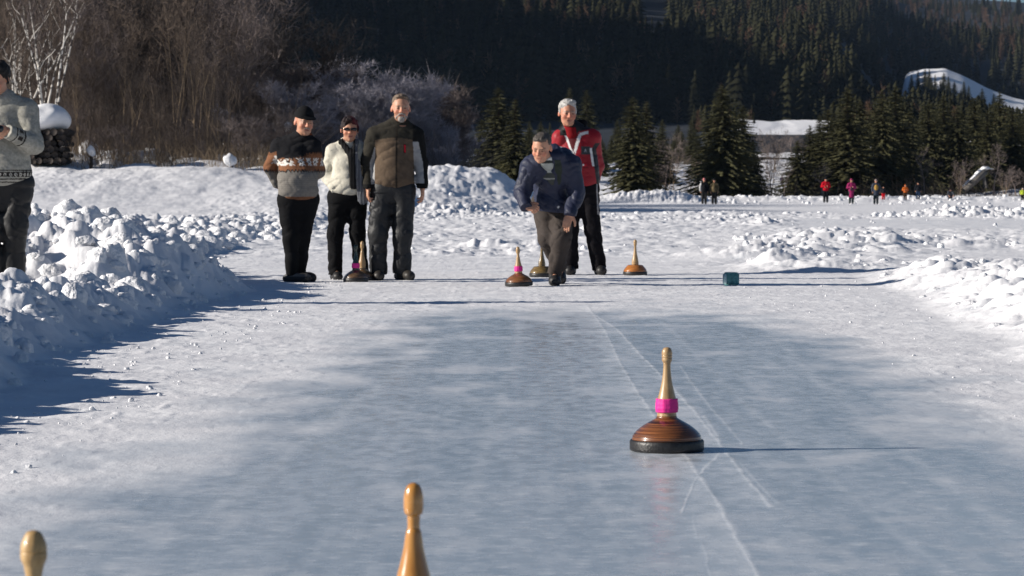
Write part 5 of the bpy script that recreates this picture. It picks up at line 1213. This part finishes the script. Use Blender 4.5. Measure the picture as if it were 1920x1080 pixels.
def far_person(label, px, py, hpx, d, coat, pants, hat, face=True, arms='down', hem=.80, extra=None, lean=0, wide=1.0, group='strollers and children on the far ice', skirt=0):
    x = PX(px, d); z = ZY(py, d) if py else ground_z(x, d)-.03; h = hpx/F*d; s = h/1.72
    J = dict(neck=(0, .02-lean*.5, 1.43-lean*.2), shoL=(-.18, .02-lean*.5, 1.34-lean*.2), shoR=(.18, .02-lean*.5, 1.34-lean*.2), hipL=(-.09, .02, .82), hipR=(.09, .02, .82), kneL=(-.10, 0, .45), kneR=(.10, 0, .45), ankL=(-.10, .02, .08), ankR=(.10, .02, .08), toeL=(-.12, -.12, .055), toeR=(.12, -.12, .055), pel=((0, .02, .84), (.17, .13, .13)))
    if arms == 'down': J.update(elbL=(-.25, .04, 1.10), elbR=(.25, .04, 1.10), wriL=(-.24, -.03, .86), wriR=(.24, -.03, .86))
    elif arms == 'front': J.update(elbL=(-.27, .0, 1.10), elbR=(.27, .0, 1.10), wriL=(-.08, -.20, 1.14), wriR=(.08, -.20, 1.14))
    else: J.update(elbL=(-.25, -.05-lean, 1.0-lean*.3), elbR=(.25, -.05-lean, 1.0-lean*.3), wriL=(-.15, -.25-lean, .8-lean*.5), wriR=(.15, -.25-lean, .8-lean*.5))
    top = [((0, .03-lean*.4, 1.24-lean*.15), (.19, .13, .2)), ((0, .0, 1.02), (.19, .145, .22))]
    t, o, Mh = person(label, 'person', (x, d, z), J, (0, -.02-lean*.6, 1.585-lean*.25), (.1+lean, 0, 0), top, (.085, .065, .05), (.11, .08), None, vx=.016, group=group, hands=[hand_prims(J['wriL'], (0, 0, -1), (1, 0, 0), 1, .5, 1.1), hand_prims(J['wriR'], (0, 0, -1), (-1, 0, 0), -1, .5, 1.1)], scale=s)
    t.scale = (s*wide, s*wide, s)
    P = [ell(c, r, .06) for c, r in top]+[cone(J['neck'], J['shoL'], .07, .085, .07), cone(J['neck'], J['shoR'], .07, .085, .07)]+arm_prims(J, (.095, .08, .062), .02)+[ell((0, .0, .90), (.20, .16, .14), .05)]
    if hem < .7: P.append(cone((0, .0, .85), (0, .0, hem), .17, .19+skirt, .05, flat=((0, 1, 0), .8)))
    part('coat', P, .018, coat, M_CLOTH, t, disp=lambda Pn: fold(Pn, 7, .010), planes=[((0, 0, hem), (0, 0, -1))])
    P = [ell(*J['pel'], .05)]+legs_prims(J, (.115, .088, .075))
    part('trousers', P, .018, v3(*pants), M_CLOTH, t, planes=[((0, 0, .98), (0, 0, 1))])
    foot(t, J['ankL'], J['toeL'], vx=.014); foot(t, J['ankR'], J['toeR'], vx=.014)
    part('hat', xf([ell((0, .015, .05), (.098, .112, .095), .02, clip=[((0, 0, .01), (0, .3, -1))])], Mh, o), .014, v3(*hat), M_CLOTH, t)
    if extra: extra(t, o, Mh)
    return t
def far_people():
    d = 201
    two = lambda a, b, f: (lambda V: np.where(f(V)[:, None], np.array(a, float), np.array(b, float)))
    far_person('stroller in a black coat with one white sleeve and pink hat, left of pair', 1320, 383, 49, d, two((.5, .5, .5), (.012, .012, .014), lambda V: V[:, 0] < -.19), (.03, .028, .026), (.60, .22, .22))
    far_person('stroller in an olive-brown coat and black cap, right of a pair', 1339, 383, 48, d, lambda V: np.tile(v3(.13, .10, .055), (len(V), 1))*(1+.5*vn3(V*9, 2))[:, None], (.014, .014, .015), (.015, .015, .016))
    def bl(t, o, M): pass
    far_person('stroller in a bright red coat and black hat with folded arms', 1548, 380, 47, d, v3(.50, .008, .02), (.010, .012, .014), (.012, .012, .014), arms='front')
    def pack(col):
        def f(t, o, M): part('rucksack', [ell((0, -.17, 1.15), (.14, .10, .20), .03), ell((0, -.24, 1.05), (.09, .05, .09), .03)], .018, v3(*col), M_CLOTH, t)
        return f
    far_person('stroller in a long magenta coat and hood with a dark bag in front', 1596, 382, 47, d, lambda V: np.tile(v3(.30, .025, .11), (len(V), 1))*(1+.3*vn3(V*7, 2))[:, None], (.02, .04, .04), (.28, .03, .10), arms='front', hem=.42, extra=lambda t, o, M: part('bag', [ell((0, -.20, 1.0), (.12, .08, .12), .03)], .018, v3(.06, .03, .05), M_CLOTH, t))
    far_person('stroller with a mustard-yellow rucksack and grey hat', 1642, 383, 47, d, v3(.05, .06, .085), (.02, .03, .035), (.28, .22, .20), hem=.62, extra=pack((.42, .25, .06)))
    far_person('small child in bright red trousers beside the mustard rucksack', 1656, None, 25, 211, v3(.02, .02, .025), (.60, .01, .02), (.02, .02, .025), wide=1.15)
    far_person('child in an orange coat walking on the far ice', 1697, None, 29, 211, v3(.52, .12, .02), (.06, .035, .02), (.45, .10, .02), arms='front', wide=1.1)
    far_person('black-clad stroller in blue trousers right of the orange child', 1721, None, 33, 211, v3(.012, .013, .017), (.03, .055, .11), (.02, .018, .018), wide=1.1)
    far_person('grey figure crouching low on the far ice', 1781, None, 23, 211, v3(.05, .055, .065), (.025, .03, .045), (.06, .045, .04), arms='low', lean=.5, wide=1.6)
    far_person('distant skier in violet between the trees', 1466, 349, 19, 240, v3(.10, .08, .17), (.03, .03, .08), (.05, .04, .09), wide=1.1)
    far_person('child in a yellow-green jacket cut by the right edge', 1917, None, 24, 211, v3(.45, .55, .05), (.02, .02, .02), (.5, .45, .4), wide=1.2)
man_cap(); woman(); bearded(); thrower(); redman(); left_person(); far_people()

# ------------------------------------------------------------------ other things
def marker():
    x, y, _ = at(1371, 535)
    t = thing('marker_block', 'small weathered teal block standing on the ice right of the players', 'block', (x, y, 0), .35)
    def cf(V): return np.tile(v3(.05, .15, .15), (len(V), 1))*(1+.45*vn3(V*22, 2)+.2*vn3(V*70, 4))[:, None]
    import bmesh
    bm = bmesh.new(); bmesh.ops.create_cube(bm, size=1)
    for v in bm.verts: v.co = (v.co.x*.125, v.co.y*.11, v.co.z*.115+.0585)
    bmesh.ops.bevel(bm, geom=bm.edges[:], offset=.012, segments=3, affect='EDGES'); me = bpy.data.meshes.new('block'); bm.to_mesh(me); bm.free()
    obj('block', me, mat('teal_paint', (.11, .29, .29), .6, .3, bump=(30, .6, .01), noise=(16, .5)), t, smooth=True)
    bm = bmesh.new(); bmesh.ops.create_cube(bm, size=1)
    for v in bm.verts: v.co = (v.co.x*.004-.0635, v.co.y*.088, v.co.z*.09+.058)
    bmesh.ops.bevel(bm, geom=bm.edges[:], offset=.0015, segments=2, affect='EDGES'); me = bpy.data.meshes.new('sunlit_side_plate'); bm.to_mesh(me); bm.free()
    obj('sunlit_side_plate', me, mat('painted_sunlit_teal', (.34, .50, .52), .6, .3, noise=(25, .25)), t)  # paler plate paints the sunlight on the left face into the colour
    bm = bmesh.new(); bmesh.ops.create_cube(bm, size=1)
    for v in bm.verts: v.co = (v.co.x*.095, v.co.y*.085, v.co.z*.006+.1185)
    bmesh.ops.bevel(bm, geom=bm.edges[:], offset=.002, segments=2, affect='EDGES'); me = bpy.data.meshes.new('cap_plate'); bm.to_mesh(me); bm.free()
    obj('cap_plate', me, mat('pale_teal_top', (.30, .48, .50), .6, .3, noise=(20, .3)), t)  # paler teal on the top
marker()
def snow_cap_pile():
    d = 127.5; x = PX(92, d); z = ground_z(x, d); w_ = 42/F*d
    t = thing('log_stack', 'dark log stack under a thick round cap of snow at the left edge', 'log stack', (x, d, z))
    top = ZY(243, d)-z; rng = np.random.default_rng(3); V = []; Fs = []
    rows = 6; 
    for r_ in range(rows):
        for k in range(7):
            rr = top/rows*.62*rng.uniform(.75, 1.15); xx = (k-3)*w_*.26+(r_ % 2)*.13+rng.normal()*.03; yy = rng.normal()*.15; b = len(V)
            tube([(xx, -.9+yy, top/rows*(r_+.5)), (xx, .9+yy, top/rows*(r_+.5))], [rr*.95, rr*.9], 9, V, Fs); 
            for e in (b, b+9):
                c = len(V); V.append(np.mean(V[e:e+9], axis=0)); Fs += [(e+j, e+(j+1) % 9, c, c) for j in range(9)]
    Fs = [f for f in Fs]; Vn = np.array(V); quads = np.array([f for f in Fs if f[2] != f[3]]); tris = np.array([f[:3] for f in Fs if f[2] == f[3]])
    obj('logs', npmesh('logs', Vn, [quads, tris]), B_DEEP, t)
    hh = ZY(197, d)-ZY(243, d)
    P = [ell((0, 0, top+hh*.42), (w_*.92, 1.1, hh*.62), .1), ell((-.35, 0, top+hh*.40), (w_*.7, 1.0, hh*.55), .2), cone((-w_*.5, 0, top+.40), (w_*.5, 0, top+.38), .42, .42, .2)]
    part('snow_cap', P, .05, v3(.86, .86, .87), M_CLOD, t, disp=lambda Pn: .05*vn3(Pn*2.2, 5), planes=[((0, 0, top-.02), (0, 0, -1))])
snow_cap_pile()
def stump(px, py0, py1, d, wpx, label, seed):
    x = PX(px, d); z = ground_z(x, d); w_ = wpx/2/F*d; t = thing('tree_stump', label, 'tree stump', (x, d, z)); zt = ZY(py1, d)-z; V = []; Fs = []
    tube([(0, 0, -.1), (.02, 0, zt*.5), (0, 0, zt)], [w_*.55, w_*.45, w_*.5], 9, V, Fs); obj('trunk', npmesh('trunk', np.array(V), np.array(Fs)), B_DARK, t)
    hh = ZY(py0, d)-ZY(py1, d); part('snow_cap', [ell((0, 0, zt+hh*.45), (w_, w_, hh*.55), .1), ell((w_*.3, 0, zt+hh*.2), (w_*.7, w_*.8, hh*.4), .1)], .03, v3(.86, .86, .87), M_CLOD, t, disp=lambda Pn: .09*vn3(Pn*5, seed))
stump(431, 289, 308, 127.5, 24, 'snow-capped stump before the right part of the brown thicket', 1)
stump(171, 274, 290, 127.5, 14, 'small snow-capped stump right of the log stack', 2)
stump(541, 228, 244, 136, 15, 'snow-capped stub high in the thicket left of the man in the cap', 3)
def plank_ramp():
    d = 232.0; t = thing('water_slide', 'grey slide leaning up to the right under snow, with a snowy bar at its top', 'slide', (PX(1808, d), d, ZY(350, d)-.1))
    def q(px, py, dy=0): return v3(PX(px, d)-PX(1808, d), dy, ZY(py, d)-ZY(350, d)+.1)
    a, b = q(1804, 353), q(1844, 318)
    def bar(p0, p1, wy, th, off=0):
        d_ = (p1-p0)/np.linalg.norm(p1-p0); n = np.cross(d_, v3(0, 1, 0)); n /= np.linalg.norm(n); n = n if n[2] > 0 else -n; V = []
        for P_ in (p0, p1):
            for sy in (-1, 1):
                for sn in (0, 1): V.append(P_+v3(0, sy*wy, 0)+n*(off+sn*th))
        return np.array(V), np.array([(0, 1, 3, 2), (4, 6, 7, 5), (0, 4, 5, 1), (2, 3, 7, 6), (0, 2, 6, 4), (1, 5, 7, 3)])
    grey = mat('weathered_grey_boards', (.13, .12, .11), .85, .2, noise=(5, .4, (1, 1, .3)))
    V, Fc = bar(a, b, .55, .42, -.40); obj('chute', npmesh('chute', V, Fc), grey, t, smooth=False)
    P = [cone(a+v3(.0, 0, .10), b+v3(-.05, 0, .12), .09, .13, .1, flat=((0, 1, 0), 3.5)), ell(b+v3(.1, 0, .10), (.30, .45, .17), .1)]
    part('snow', P, .05, v3(.86, .86, .87), M_CLOD, t, disp=lambda Pn: .07*vn3(Pn*2.5, 5))
    c = q(1862, 317); V = []; Fs = []; tube([b+v3(0, 0, .15), c], [.06, .04], 8, V, Fs); obj('top_bar', npmesh('top_bar', np.array(V), np.array(Fs)), M_CLOD, t)
    for s in (-1, 1):
        V = []; Fs = []; tube([b+v3(-.1, s*.4, -.1), v3(b[0]+.15, s*.5, 0)], [.07, .07], 6, V, Fs); obj('post', npmesh('post', np.array(V), np.array(Fs)), grey, t)
plank_ramp()
# ------------------------------------------------------------------ thin winter air
def haze(density):
    x0, x1, y0, y1, z0, z1 = -900, 900, -60, 2950, -3, 330
    V = [(x, y, z) for z in (z0, z1) for y in (y0, y1) for x in (x0, x1)]
    Fc = np.array([(0, 2, 3, 1), (4, 5, 7, 6), (0, 1, 5, 4), (2, 6, 7, 3), (0, 4, 6, 2), (1, 3, 7, 5)])
    m = bpy.data.materials.new('haze'); m.use_nodes = True; t = m.node_tree; t.nodes.remove(t.nodes['Principled BSDF'])
    v = t.nodes.new('ShaderNodeVolumePrincipled'); v.inputs['Density'].default_value = density; v.inputs['Color'].default_value = (.50, .70, 1, 1); v.inputs['Anisotropy'].default_value = .2
    t.links.new(v.outputs[0], t.nodes['Material Output'].inputs['Volume'])
    o = obj('haze', npmesh('haze', np.array(V, float), Fc), m, smooth=False); tag(o, kind='stuff'); o['label'] = 'thin blue winter haze over the lake and hill'
haze(.000032)
